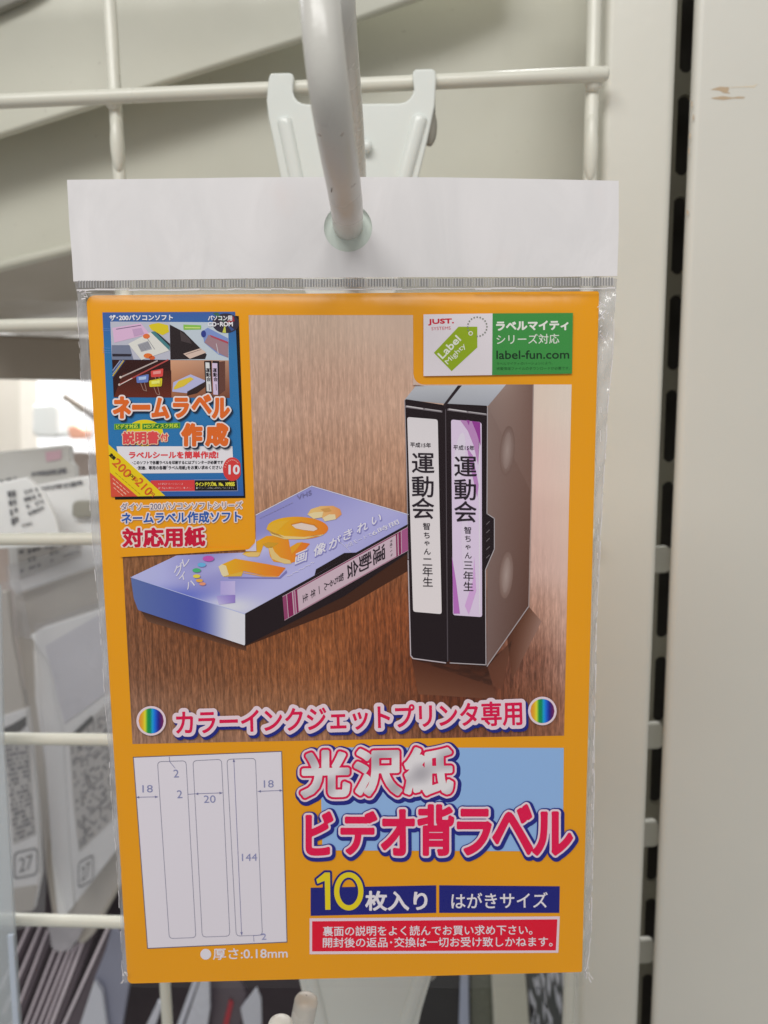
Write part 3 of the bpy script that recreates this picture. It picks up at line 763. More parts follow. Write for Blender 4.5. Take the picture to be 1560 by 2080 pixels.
def spch(c, s, t, ws, wt, b=0.3):
    # top of each character points along the spine to the right, its right side points down
    cx, cy = sp(s, t); d = (np.array(sp(1, t)) - np.array(sp(0, t))); dn = np.array(sp(s, 1)) - np.array(sp(s, 0))
    P, Fc, E_ = placech(c, cx, cy, dn * wt, -d * ws)
    text(pr, (P, Fc, E_), [(b, TX)], 9, 0.6)
for c, s, t, a, b in (('運', .765, .47, .095, .60), ('動', .655, .47, .095, .60), ('会', .555, .47, .085, .60)): spch(c, s, t, a, b, 0.35)
for c, s in (('智', .462), ('ち', .42), ('ゃ', .384), ('ん', .345), ('一', .285), ('年', .235), ('生', .175)): spch(c, s, .56, .040, .30, 0.1)
for c, s in (('平', .845), ('成', .845), ('年', .845)): pass
for k, c in enumerate('平成15年'): spch(c, .865, .2 + k * .15, .02, .12, 0.0)
# golden ribbon figures
def gold(x0, x1, c0=(224, 174, 36), c1=(208, 112, 40)):
    return lambda x, y: tuple(np.array(c0, float) * (1 - min(1, max(0, (x - x0) / (x1 - x0)))) + np.array(c1, float) * min(1, max(0, (x - x0) / (x1 - x0))))
def z6(pts): return [(240 + x / 2.516, 980 + y / 2.516) for x, y in pts]
def z7(pts): return [(420 + x / 3.545, 960 + y / 3.545) for x, y in pts]
SHc = (116, 112, 168)
fillfine(z7([(150, 750), (520, 755), (575, 700), (580, 720), (530, 765), (160, 762)]), SHc, 5, 1.5)
fillfine(z7([(85, 675), (110, 660), (205, 618), (450, 660), (570, 685), (520, 745), (420, 742), (265, 708), (250, 745), (125, 748), (110, 735)]), gold(440, 575), 6, 1.5)
pr.poly(z7([(85, 675), (110, 658), (140, 670), (160, 735), (120, 748), (108, 735)]), (206, 190, 150), 7)
pr.poly(z7([(160, 735), (265, 708), (250, 745), (125, 748)]), (200, 160, 60), 7)
pr.poly(z7([(265, 716), (420, 742), (500, 744), (520, 752), (400, 748), (265, 722)]), (204, 150, 90), 7)
fillfine(z7([(255, 585), (330, 545), (350, 500), (430, 455), (540, 450), (590, 480), (600, 540), (610, 580), (680, 500), (745, 510), (690, 575), (640, 640), (590, 655), (480, 640), (455, 600), (445, 545), (410, 520), (380, 600), (300, 605)]), gold(500, 620), 6, 1.5)
pr.poly(z7([(445, 540), (470, 620), (560, 655), (610, 655), (600, 630), (530, 610), (490, 570), (470, 530)]), (204, 176, 116), 7)
pr.poly(z7([(255, 585), (330, 570), (390, 575), (370, 605), (300, 605)]), (206, 172, 104), 7)
pr.poly(z7([(400, 515), (440, 500), (520, 505), (470, 540), (430, 540)]), (188, 140, 44), 7)
pr.poly(z7([(600, 535), (650, 505), (690, 498), (640, 560), (612, 585)]), (212, 148, 40), 7)
pr.disc(*z7([(655, 398)])[0], 62, 23, gold(560, 670), 7, 36, 0.02)
pr.poly(z7([(440, 410), (470, 450), (560, 478), (700, 478), (850, 440), (820, 455), (700, 462), (560, 455), (480, 430)]), (208, 182, 120), 8)
pr.poly(z7([(430, 405), (440, 380), (520, 350), (600, 340), (560, 370), (500, 430), (560, 470), (470, 440)]), (218, 168, 50), 8)
fillfine(z7([(610, 375), (680, 358), (770, 378), (800, 405), (770, 420), (700, 412), (640, 400)]), (206, 186, 176), 9, 1.5)
pr.line(z7([(610, 372), (680, 356), (775, 376), (802, 402)]), 2.2, (190, 120, 40), 10)
fillfine(z7([(725, 300), (750, 262), (820, 240), (910, 238), (960, 262), (972, 300), (930, 335), (850, 350), (830, 322), (770, 332)]), gold(640, 700, (212, 176, 110), (204, 132, 84)), 7, 1.5)
pr.poly(z7([(725, 300), (770, 285), (840, 280), (830, 320), (770, 332)]), (214, 196, 150), 8)
pr.poly(z7([(850, 350), (835, 325), (880, 300), (925, 300), (930, 335)]), (216, 198, 158), 8)
pr.poly(z7([(820, 262), (880, 252), (900, 275), (850, 285)]), (190, 140, 80), 8)
WT = (216, 212, 224)
dn_ = np.array((0.20, 1.0))
for c, x, y, s_ in (('画', 680, 605, 88), ('像', 815, 550, 84), ('が', 920, 505, 80), ('き', 1015, 445, 78), ('れ', 1120, 392, 74), ('い', 1220, 335, 76)):
    (X, Y), = z7([(x, y)])
    P, Fc, E_ = placech(c, X, Y, (s_ / 3.545 * .93, -s_ / 3.545 * .40), (s_ / 3.545 * -0.10, s_ / 3.545 * .95))
    text(pr, (P, Fc, E_), [(1.3, (128, 124, 186), (.8, 1)), (0.45, WT)], 8, 0.6)
def dtext(s_, a, b, h, col, bold=0.2, layer=9, slant=0.0, prt=None, g=0.6, fills=None):
    T = place(s_, a, b, h, slant)
    text(prt or pr, T, fills or ([(bold, col)] if bold is not None else [(None, col)]), layer, g)
dtext('3倍モードで', *z7([(1000, 525), (1190, 440)]), 9, WT, 0.0); dtext('6時間', *z7([(1190, 438), (1380, 350)]), 10, WT, 0.1)
pr.line(z7([(960, 500), (1010, 540), (1040, 570)]), .8, WT, 9)
dtext('VHS', *z7([(650, 180), (755, 140)]), 9, (112, 108, 150), 0.1, 9, 0.3)
for k in range(12):
    (X, Y), = z7([(385 + k * 20, 325 - k * 9.6)])
    pr.line([(X, Y), (X + 3.6, Y - 1.8)], 1.2, (140, 136, 176), 9)
for c, x, y, s_ in (('ハ', 370, 520, 50), ('イ', 330, 480, 48), ('グ', 310, 445, 60), ('レ', 345, 405, 54), ('ー', 368, 390, 0), ('ド', 395, 375, 0)):
    if s_:
        (X, Y), = z6([(x, y)])
        P, Fc, E_ = placech(c, X, Y, (s_ / 2.516 * .75, s_ / 2.516 * -.45), (s_ / 2.516 * .2, s_ / 2.516 * .8))
        text(pr, (P, Fc, E_), [(0.3, WT)], 8, 0.6)
for x, y, r, c in ((462, 388, 11.5, (176, 80, 160)), (428, 420, 8.5, (96, 160, 200)), (402, 448, 8.5, (70, 160, 110)), (402, 478, 7.5, (214, 196, 70)), (416, 500, 7, (214, 160, 70)), (432, 517, 6.5, (214, 140, 110))):
    (X, Y), = z6([(x, y)]); pr.disc(X + 1, Y + 1, r, r * .5, (110, 96, 150), 7); pr.disc(X, Y, r, r * .5, c, 8)
pr.grad([(448, 1180), (478, 1180), (478, 1208), (448, 1208)], [(160, 150, 200), (176, 166, 206), (176, 166, 206), (160, 150, 200)], 5)
pr.grad([(440, 1210), (478, 1208), (478, 1224), (445, 1228)], [(150, 140, 196), (132, 112, 180), (132, 112, 180), (176, 170, 206)], 6)
for k in range(14):
    x = 583 + k * 4; (X) = x; Y = 1170 - k * 2.2 + (k % 3)
    pr.line([(X, Y), (X + 3, Y - 2 + (k % 2))], 1.1, WT, 9)
pr.build('video_case_print', card, m_ink)

# orange blocks over the photo corners, caption and balls ---------------------------------
pr = Print()
# rounded orange corner notches
def arcpts(cx, cy, r, a0, a1, n=8): return [(cx + r * math.cos(math.radians(a0 + (a1 - a0) * k / n)), cy + r * math.sin(math.radians(a0 + (a1 - a0) * k / n))) for k in range(n + 1)]
class Raw(Print):
    pass
def raworange(pts):
    pts = np.array(pts, float); L = loc(pts[:, 0], pts[:, 1], 12 * LAY)
    pr.V.append(L); pr.C.append(np.array([(0.94, 0.385, 0.0050)] * len(pts))); pr.F += [tuple(i + pr.n for i in f) for f in tess(pts)]; pr.n += len(pts)
raworange([(244, 1112), (502, 1112), (500, 1115.5), (360, 1125), (245, 1131)])
pr.poly([(520.5, 1094)] + arcpts(499, 1096, 20, 0, 90) + [(500, 1119), (521, 1119)], (186, 180, 200), 12)
pr.poly([(839, 761)] + arcpts(860, 761, 20, 180, 90) + [(862, 782), (838.5, 782)], (196, 172, 160), 12)
NV = (32, 38, 110); CR = (186, 14, 66); PK = (216, 196, 206)
T = place('カラーインクジェットプリンタ専用', (359, 1467), (1059, 1447), 48)
text(pr, T, [(9.5, NV, (4, 5)), (8.5, PK), (1.1, CR)], 13, 1.0)
def rainbow(cx, r):
    S_ = [(0.0, (196, 120, 60)), (0.14, (206, 150, 40)), (0.26, (206, 200, 50)), (0.36, (30, 130, 60)), (0.46, (20, 120, 80)), (0.55, (30, 140, 190)), (0.66, (30, 90, 190)), (0.78, (34, 40, 130)), (0.88, (70, 30, 90)), (1.0, (110, 40, 80))]
    def f(x, y):
        t = min(1, max(0, (x - cx + r) / (2 * r)))
        for (a, ca), (b, cb_) in zip(S_, S_[1:]):
            if t <= b: k = (t - a) / (b - a); return tuple(np.array(ca) * (1 - k) + np.array(cb_) * k)
        return S_[-1][1]
    return f
for cx, cy, r in ((308, 1463, 30), (1101, 1443, 29)):
    pr.disc(cx, cy, r, r, PK, 13, 36)
    rr = r - 4.5; P = []; Fc = []; n = 24
    for i in range(n + 1):
        x = cx - rr + 2 * rr * i / n; hh = math.sqrt(max(0, rr * rr - (x - cx) ** 2)); P += [(x, cy - hh), (x, cy + hh)]
    pr.add(P, [(2 * i, 2 * i + 2, 2 * i + 3, 2 * i + 1) for i in range(n)], rainbow(cx, rr), 14)
pr.build('caption_print', card, m_ink)

# title -----------------------------------------------------------------------------------
pr = Print()
pr.poly([(650, 1518), (1145, 1519), (1143, 1729), (655, 1727)], (122, 152, 192), 2)
NV2 = (32, 36, 108)
def silver(x, y):
    t = 0.5 + 0.35 * math.sin((x * 0.8 + y * 1.5) * 0.055 + 0.8) + 0.15 * math.sin(x * 0.09 - y * 0.05)
    return tuple(np.array((152, 148, 154.)) * (1 - t) + np.array((214, 210, 212.)) * t)
def chars(s_, boxes, fills, layer, g):
    """one glyph per box (centre x, centre y, width, height, tilt)"""
    Ps = []; Es = []; n0 = 0
    for c, (cx, cy, wd, ht, tl) in zip(s_, boxes):
        V, Fc, E_ = glyph(c); mn, mx = V.min(0), V.max(0)
        s = (V[:, 0] - mn[0]) / (mx[0] - mn[0]) - .5; t = (mx[1] - V[:, 1]) / (mx[1] - mn[1]) - .5
        Ps.append(np.stack([cx + s * wd - t * ht * tl * 0, cy + t * ht + s * wd * tl], 1)); Es.append(E_ + n0); n0 += len(V)
    P = np.concatenate(Ps); E_ = np.concatenate(Es)
    text(pr, (P, None, E_), fills, layer, g)
bx = [(661, 1571, 92, 88, -0.02), (768, 1568, 90, 88, -0.02), (871, 1566, 92, 90, -0.02)]
# silver glyph faces need their own fine colour mesh
def chars_split(s_, boxes, dist_, colf, layer, g):
    Ps = []; Es = []; n0 = 0
    for c, (cx, cy, wd, ht, tl) in zip(s_, boxes):
        V, Fc, E_ = glyph(c); mn, mx = V.min(0), V.max(0)
        s = (V[:, 0] - mn[0]) / (mx[0] - mn[0]) - .5; t = (mx[1] - V[:, 1]) / (mx[1] - mn[1]) - .5
        Ps.append(np.stack([cx + s * wd, cy + t * ht + s * wd * tl], 1)); Es.append(E_ + n0); n0 += len(V)
    (p, f), = grow(np.concatenate(Ps), np.concatenate(Es), [dist_], g)
    q, ff = split_runs(p, f, g)
    pr.add(q, ff, colf, layer)
chars('光沢紙', bx, [(18.0, NV2, (2.5, 3)), (12.6, PK), (8.8, CR)], 3, 1.0)
chars_split('光沢紙', bx, 4.2, silver, 6, 1.2)
by = [(649, 1692, 50, 83, 0), (729, 1691, 68, 82, 0), (808, 1690, 62, 88, 0), (885, 1685, 68, 98, 0), (963, 1689, 64, 88, 0), (1041, 1684, 76, 96, 0), (1122, 1692, 76, 83, 0)]
chars('ビデオ背ラベル', by, [(13.0, NV2, (2.0, 3)), (7.8, PK), (3.7, CR)], 7, 1.0)
pr.build('title_print', card, m_ink)

# quantity, size and notice boxes ------------------------------------------------------------
pr = Print()
NB = (30, 32, 98)
pr.poly([(631, 1803), (886, 1798), (886, 1854), (631, 1860)], NB, 2)
pr.poly([(892, 1798), (1137, 1800), (1136, 1854), (892, 1854)], NB, 2)
YL = (212, 190, 34)
one = [(660, 1772), (670, 1772), (671, 1847), (661, 1847), (660, 1788), (645, 1794), (643, 1786)]
oe = [(708.5 + 29.5 * math.cos(t) * 1.0, 1810 + 38.5 * math.sin(t)) for t in [2 * math.pi * k / 48 for k in range(48)]]
oi = [(708.5 + 19.5 * math.cos(t) * 1.0, 1810 + 28.5 * math.sin(t)) for t in [2 * math.pi * k / 48 for k in range(48)]]
E10 = [(k, (k + 1) % 7) for k in range(7)] + [(7 + k, 7 + (k + 1) % 48) for k in range(48)] + [(55 + k, 55 + (k + 1) % 48) for k in range(48)]
text(pr, (np.array(one + oe + oi, float), None, np.array(E10)), [(4.6, NB), (0.3, YL)], 3, 0.8)
WH = (212, 206, 214)
dtext('枚入り', (743, 1829), (867, 1829), 38, WH, 1.3, 6, g=0.8)
dtext('はがきサイズ', (917, 1829), (1112, 1827), 31, WH, 0.4, 6, g=0.8)
pr.poly([(629, 1865), (1137, 1861), (1134, 1935), (629, 1938)], PK, 2)
pr.poly([(634, 1871), (1132, 1867), (1129, 1930), (634, 1932)], (178, 18, 44), 3)
dtext('裏面の説明をよく読んでお買い求め下さい。', (656, 1891), (1081, 1888), 20, WH, 0.25, 4, g=0.7)
dtext('開封後の返品･交換は一切お受け致しかねます。', (656, 1914), (1122, 1912), 20, WH, 0.25, 4, g=0.7)
pr.disc(418, 1938, 11, 11, WH, 2)
dtext('厚さ:0.18mm', (433, 1938), (584, 1935), 22, WH, 0.4, 3, g=0.7)
pr.build('notice_print', card, m_ink)

# size diagram --------------------------------------------------------------------------------
pr = Print()
pr.poly([(271, 1538), (572, 1526), (583, 1913), (300, 1926)], (205, 199, 208), 2)
LN = (96, 96, 132); LG = (128, 128, 152)
pr.line([(271, 1538), (572, 1526), (583, 1913), (300, 1926)], 1.6, (86, 84, 100), 3, True)
def rl(q, r=8):
    q = [np.array(p, float) for p in q]; out = []
    for i in range(4):
        p, a, b = q[i], q[i - 1], q[(i + 1) % 4]
        da = (a - p) / np.hypot(*(a - p)) * r; db = (b - p) / np.hypot(*(b - p)) * r
        for t in (0, .25, .5, .75, 1): out.append(tuple((p + da) * (1 - t) ** 2 + 2 * p * t * (1 - t) + (p + db) * t * t))
    pr.line(out, 1.3, (122, 120, 136), 3, True)
rl([(320, 1547), (378, 1545), (398, 1904), (344, 1906)]); rl([(392, 1545), (450, 1542), (467, 1901), (411, 1903)]); rl([(461, 1542), (519, 1540), (533, 1899), (480, 1901)])
def arrow(a, b, e=(1, 1)):
    pr.line([a, b], 1.0, LN, 4)
    d = np.array(b, float) - np.array(a, float); d /= np.hypot(*d); n_ = np.array((-d[1], d[0]))
    for p, s_, on in ((np.array(a), 1, e[0]), (np.array(b), -1, e[1])):
        if on: pr.poly([tuple(p), tuple(p + d * s_ * 6 + n_ * 2.4), tuple(p + d * s_ * 6 - n_ * 2.4)], LN, 5)
arrow((277, 1619), (321, 1618)); arrow((397, 1612), (452, 1610)); arrow((524, 1607), (574, 1605)); arrow((475, 1541), (491, 1899))
pr.line([(344, 1537), (345, 1547)], 1, LN, 4); pr.line([(345, 1547), (356, 1560)], .9, LN, 4); pr.line([(382, 1613), (397, 1612)], .9, LN, 4)
pr.line([(515, 1900), (516, 1912)], .9, LN, 4); pr.line([(515, 1900), (536, 1898)], .9, LN, 4)
for s_, x, y, wd, ht in (('2', 358, 1571, 11, 16), ('18', 300, 1602, 21, 15), ('2', 365, 1613, 11, 16), ('20', 426, 1623, 24, 15), ('18', 546, 1592, 20, 15), ('144', 507, 1741, 31, 15), ('2', 536, 1902, 10, 13)):
    dtext(s_, (x - wd / 2, y), (x + wd / 2, y - .5), ht, (116, 118, 152), 0.0, 4, g=0.6)
pr.build('size_chart_print', card, m_ink)

# green label logo ------------------------------------------------------------------------------
pr = Print()
pr.poly([(860, 639), (1000, 637), (999, 762), (860, 764)], (216, 208, 214), 13)
pr.poly([(1000, 637), (1163, 636), (1161, 759), (999, 762)], (62, 138, 68), 13)
dtext('JUST.', (870, 655), (921, 653.5), 12, (196, 40, 60), 0.7, 14, g=0.6); dtext('SYSTEMS', (876, 668), (915, 666.5), 6.5, (200, 90, 104), 0.0, 14, g=0.5)
pr.poly([(931, 664), (969, 664), (969, 706), (917, 754), (881, 717)], (140, 164, 34), 14)
T = place('Label', (893.5, 724.5), (931, 686), 15); text(pr, T, [(0.55, (220, 222, 206))], 15, 0.7)
T = place('Mighty', (907, 738.5), (944, 701), 13); text(pr, T, [(0.1, (220, 222, 206))], 15, 0.6)
pr.disc(955.5, 677.5, 4.6, 4.6, (216, 214, 200), 15); pr.disc(955.5, 677.5, 2.6, 2.6, (140, 160, 50), 16)
for k in range(17):
    a = math.radians(128 - 21.2 * k + 0); a = math.radians(-200 + k * 18.2)
    if -215 < math.degrees(a) < 95: pr.disc(969 + 19.5 * math.cos(a), 664 + 19.5 * math.sin(a), 1.7, 1.7, (130, 134, 124), 16, 10)
dtext('ラベルマイティ', (1008, 663), (1153, 661), 18, (218, 220, 212), 1.0, 14, g=0.7)
dtext('シリーズ対応', (1008, 690), (1135, 688), 20, (206, 212, 200), 0.2, 14, g=0.7)
dtext('label-fun.com', (1008, 721), (1155, 720), 17, (30, 54, 36), 0.35, 14, g=0.6)
dtext('ラベルマイティのバージョンにより、', (1008, 739), (1122, 737.5), 6, (34, 84, 42), 0.0, 14, g=0.5)
dtext('搭載情報ファイルのダウンロードが必要です。', (1008, 749), (1157, 748), 6.5, (34, 84, 42), 0.0, 14, g=0.5)
pr.build('logo_print', card, m_ink)

# software box ------------------------------------------------------------------------------------
pr = Print()
def z1(x, y): return (180 + x / 3.714, 580 + y / 3.714)
def Z(pts): return [z1(*p) for p in pts]
pr.poly(Z([(1105, 228), (1133, 230), (1183, 1602), (200, 1614), (198, 1592), (1150, 1580)]), (26, 20, 18), 2)
def boxblue(x, y):
    if y > 700: return (52, 116, 166)
    t = (y - 633) / 67.0; return (60 - 8 * t, 96 + 20 * t, 160 + 6 * t)
BQ = Z([(105, 203), (1105, 198), (1170, 1586), (170, 1591)])
pr.grad([BQ[0], BQ[1], z1(1118, 480), z1(118, 482)], [(64, 92, 156), (62, 92, 154), (48, 112, 164), (48, 112, 164)], 3)
pr.grad([z1(118, 482), z1(1118, 480), z1(1160, 1380), z1(160, 1385)], [(48, 112, 164), (48, 112, 164), (44, 108, 162), (44, 108, 162)], 3)
pr.grad([z1(160, 1385), z1(1160, 1380), BQ[2], BQ[3]], [(44, 108, 162), (44, 108, 162), (50, 84, 150), (50, 84, 150)], 3)
for yy in (325, 338, 470, 490, 505): pr.line(Z([(108, yy), (168, yy + 3)]), .8, (96, 130, 190), 4)
# pictures
pr.poly(Z([(165, 272), (612, 275), (618, 560), (176, 558)]), (176, 176, 190), 4)
pr.poly(Z([(176, 450), (310, 450), (340, 560), (176, 560)]), (112, 118, 140), 5)
pr.poly(Z([(180, 515), (325, 517), (322, 535), (182, 535)]), (46, 42, 52), 6)
pr.poly(Z([(180, 320), (395, 285), (462, 365), (195, 432)]), (206, 170, 200), 5)
pr.poly(Z([(330, 330), (400, 320), (420, 365), (345, 385)]), (184, 150, 184), 6)
pr.line(Z([(210, 330), (395, 300)]), 1.3, (110, 90, 120), 6)
pr.poly(Z([(455, 300), (480, 290), (530, 282), (600, 300), (608, 350), (560, 375), (500, 350), (470, 330)]), (206, 186, 40), 5)
pr.poly(Z([(300, 440), (470, 352), (610, 490), (400, 562)]), (208, 206, 200), 6)
pr.poly(Z([(370, 445), (450, 418), (480, 480), (400, 500)]), (160, 160, 168), 7); pr.line(Z([(445, 400), (500, 480)]), 1.0, (120, 120, 130), 7)
for k in range(6): pr.line(Z([(376 + k * 4, 455 + k * 8), (452 + k * 4, 428 + k * 8)]), .7, (120, 120, 130), 8)
pr.disc(*z1(438, 383), 7, 5, (212, 110, 60), 7); pr.disc(*z1(450, 530), 9, 5, (214, 110, 50), 7); pr.disc(*z1(480, 545), 6, 4, (200, 90, 50), 7)
pr.poly(Z([(470, 352), (500, 345), (615, 450), (612, 490)]), (70, 120, 128), 7); pr.poly(Z([(500, 345), (530, 365), (615, 440), (615, 460)]), (40, 38, 46), 8)
pr.poly(Z([(612, 275), (1053, 278), (1058, 565), (618, 560)]), (180, 190, 200), 4)
pr.poly(Z([(613, 295), (720, 350), (800, 430), (892, 520), (880, 555), (618, 558)]), (44, 36, 38), 5)
pr.poly(Z([(690, 340), (760, 400), (780, 440), (700, 420)]), (70, 60, 62), 6)
pr.poly(Z([(715, 515), (845, 473), (888, 506), (765, 553)]), (200, 176, 164), 6); pr.line(Z([(735, 520), (850, 483)]), .8, (120, 96, 90), 7)
pr.poly(Z([(715, 295), (850, 300), (850, 332), (718, 335)]), (130, 180, 80), 5); pr.line(Z([(730, 318), (840, 320)]), 2, (200, 214, 130), 6)
pr.poly(Z([(858, 345), (900, 318), (1052, 398), (1054, 545), (980, 520), (872, 430)]), (120, 138, 190), 5)
pr.poly(Z([(905, 372), (1054, 425), (1054, 545), (985, 510), (875, 430)]), (150, 120, 128), 6)
pr.poly(Z([(915, 372), (1054, 425), (1054, 440), (925, 388)]), (170, 70, 84), 7); pr.line(Z([(965, 440), (980, 515)]), 1.2, (200, 196, 200), 8)
pr.disc(*z1(868, 365), 5, 7, (50, 60, 130), 7)
pr.poly(Z([(178, 560), (618, 562), (626, 845), (190, 842)]), (50, 26, 24), 4)
pr.grad(Z([(260, 660), (624, 640), (626, 845), (192, 842)]), [(70, 34, 28), (60, 30, 26), (100, 42, 32), (92, 40, 30)], 5)
for k, c in enumerate([(150, 160, 190), (70, 90, 140), (140, 150, 180), (206, 176, 60), (60, 70, 110)]):
    pr.line(Z([(184, 700 - k * 4 - 60 + k * 18), (240 + k * 9, 566)]), 1.6, c, 6)
pr.line(Z([(245, 692), (520, 568)]), 2.6, (176, 160, 156), 7); pr.line(Z([(240, 745), (600, 562)]), 2.8, (168, 72, 70), 7); pr.line(Z([(232, 752), (330, 700)]), 1.6, (206, 196, 190), 8)
pr.disc(*z1(243, 692), 2.4, 2.4, (206, 190, 180), 8); pr.disc(*z1(234, 748), 2.4, 2.4, (200, 180, 170), 8)
for x, y, wd, c in ((362, 668, 94, (96, 116, 180)), (470, 625, 96, (204, 70, 66)), (458, 698, 100, (204, 190, 40))):
    pr.poly(rq(Z([(x, y + 20), (x + wd, y), (x + wd - 4, y + 62), (x + 4, y + 68)]), 2), c, 9)
    pr.poly(Z([(x + 18, y + 24), (x + wd - 18, y + 16), (x + wd - 20, y + 40), (x + 20, y + 46)]), tuple(min(220, v + 70) for v in c), 10)
    xx = x + wd * .55
    pr.line(Z([(xx - 20, y + 64), (xx + 2, y + 120), (xx + 26, y + 128), (xx + 10, y + 64)]), 1.1, (160, 124, 110), 9)
pr.grad(Z([(618, 562), (1058, 565), (1066, 848), (626, 845)]), [(200, 150, 120), (170, 130, 110), (110, 66, 50), (150, 96, 66)], 4)
pr.poly(Z([(640, 730), (770, 670), (878, 715), (880, 735), (740, 812), (632, 800)]), (170, 170, 206), 5)
pr.poly(Z([(640, 775), (680, 720), (770, 690), (795, 705), (720, 760), (650, 785)]), (208, 180, 60), 6)
pr.poly(Z([(745, 800), (880, 725), (880, 765), (820, 812), (745, 830)]), (50, 36, 36), 6)
pr.poly(Z([(872, 570), (928, 568), (932, 810), (885, 812)]), (34, 28, 32), 5); pr.poly(Z([(935, 568), (985, 570), (985, 825), (940, 822)]), (34, 28, 32), 5)
pr.poly(Z([(985, 575), (1030, 570), (1032, 790), (985, 825)]), (96, 62, 54), 5)
pr.poly(Z([(882, 580), (912, 582), (928, 800), (892, 798)]), (204, 204, 206), 6); pr.poly(Z([(932, 585), (972, 586), (978, 825), (942, 822)]), (198, 180, 206), 6)
for k, c in enumerate('運動会'):
    for xx in (900, 953):
        P, Fc, E_ = placech(c, *z1(xx + k * 3, 640 + k * 34), (7.2, .2), (.2, 8)); text(pr, (P, Fc, E_), [(0.15, TX)], 7, 0.5)
for xx in (910, 962):
    pr.line(Z([(xx, 745), (xx + 3, 790)]), 1.2, (90, 80, 100), 7)
# disc
pr.disc(*z1(1035, 285), 27, 20, (52, 46, 60), 5, 30)
pr.poly([z1(1035, 285), z1(940, 210), z1(975, 203)], (60, 100, 80), 6); pr.poly([z1(1035, 285), z1(1095, 232), z1(1102, 270)], (150, 50, 60), 6); pr.poly([z1(1030, 290), z1(1010, 355), z1(1038, 358)], (190, 190, 80), 6); pr.poly([z1(1040, 290), z1(1100, 330), z1(1080, 345)], (60, 80, 130), 6)
WB = (222, 220, 226)
dtext('ザ･200パソコンソフト', z1(160, 244), z1(636, 242), 11, WB, 0.5, 8, g=0.5)
dtext('パソコン用', z1(903, 247), z1(1083, 246), 10, WB, 0.4, 8, g=0.5); dtext('CD･ROM', z1(902, 293), z1(1088, 291), 8.5, WB, 0.5, 8, g=0.5)
# headline
OG = (206, 98, 40)
bb = [(228, 918, 78), (400, 920, 132), (548, 920, 118), (708, 918, 118), (858, 915, 136), (1000, 918, 124)]
bb = [(255, 920, 120, 150), (400, 918, 120, 22), (545, 925, 118, 140), (700, 922, 105, 135), (855, 895, 135, 130), (1000, 925, 120, 140)]
chars('ネームラベル', [(*z1(a, b), wd / 3.714, ht / 3.714, 0) for a, b, wd, ht in bb], [(6.2, (30, 40, 60), (2.5, 2.5)), (5.6, (226, 214, 214)), (2.5, OG)], 12, 0.6)
chars('作成', [(*z1(782, 1125), 38, 42, 0), (*z1(970, 1125), 42, 42, 0)], [(6.2, (30, 40, 60), (2.5, 2.5)), (5.6, (226, 214, 214)), (2.9, OG)], 16, 0.6)
pr.disc(*z1(424, 1112), 37.5, 27, (212, 192, 30), 4, 40)
for s_, a, b in (('ビデオ対応', (195, 1064), (390, 1060)), ('MDディスク対応', (405, 1062), (692, 1055))):
    A = np.array(z1(*a)); B = np.array(z1(*b))
    pr.poly([A + (0, -5.6), B + (0, -5.6), B + (0, 5.6), A + (0, 6.2)], (110, 170, 60), 6); pr.poly([A + (1.5, -4.2), B + (-1.5, -4.2), B + (-1.5, 4.2), A + (1.5, 4.8)], (40, 110, 50), 7)
    dtext(s_, tuple(A + (4, 0)), tuple(B - (4, 0)), 8, (190, 204, 60), 0.3, 8, g=0.5)
T = place('説明書', z1(262, 1150), z1(528, 1146), 24); text(pr, T, [(3.0, (120, 50, 60), (1, 1.5)), (2.8, (222, 190, 160)), (1.1, (204, 72, 76))], 8, 0.6)
T = place('付', z1(545, 1146), z1(600, 1145), 15); text(pr, T, [(2.2, (222, 190, 160)), (0.5, (204, 72, 76))], 8, 0.6)
pr.poly(Z([(212, 1213), (1085, 1212), (1096, 1412), (250, 1418)]), (220, 216, 222), 5)
dtext('ラベルシールを簡単作成!', z1(308, 1279), z1(978, 1277), 14, (204, 64, 70), 0.7, 6, g=0.5)
dtext('･このソフトで各種ラベルを印刷するにはプリンターが必要です', z1(330, 1336), z1(1016, 1333), 7, (40, 38, 44), 0.25, 6, g=0.5)
dtext('･別途、専用の各種｢ラベル用紙｣をお買い求めください', z1(366, 1375), z1(1008, 1372), 7.5, (40, 38, 44), 0.25, 6, g=0.5)
pr.poly(Z([(470, 1470), (800, 1466), (802, 1549), (470, 1552)]), (196, 60, 62), 5)
pr.poly(Z([(802, 1467), (1120, 1465), (1124, 1546), (803, 1549)]), (28, 26, 24), 6)
pr.line(Z([(470, 1552), (803, 1550), (1126, 1548), (1120, 1464), (800, 1466)]), .9, (150, 160, 200), 7)
dtext('ウインドウズ98、Me、XP対応', z1(810, 1498), z1(1103, 1496), 8.5, (206, 196, 60), 0.4, 7, g=0.5)
dtext('●ウインドウズ95には対応しておりません', z1(812, 1527), z1(1100, 1526), 4.6, (170, 170, 170), 0.0, 7, g=0.5)
dtext('※上記以外のパソコンでは', z1(528, 1496), z1(712, 1495), 4.6, (220, 190, 190), 0.0, 7, g=0.5)
dtext('動作保証は出来ませんのでご注意ください', z1(528, 1527), z1(782, 1526), 4.6, (220, 190, 190), 0.0, 7, g=0.5)
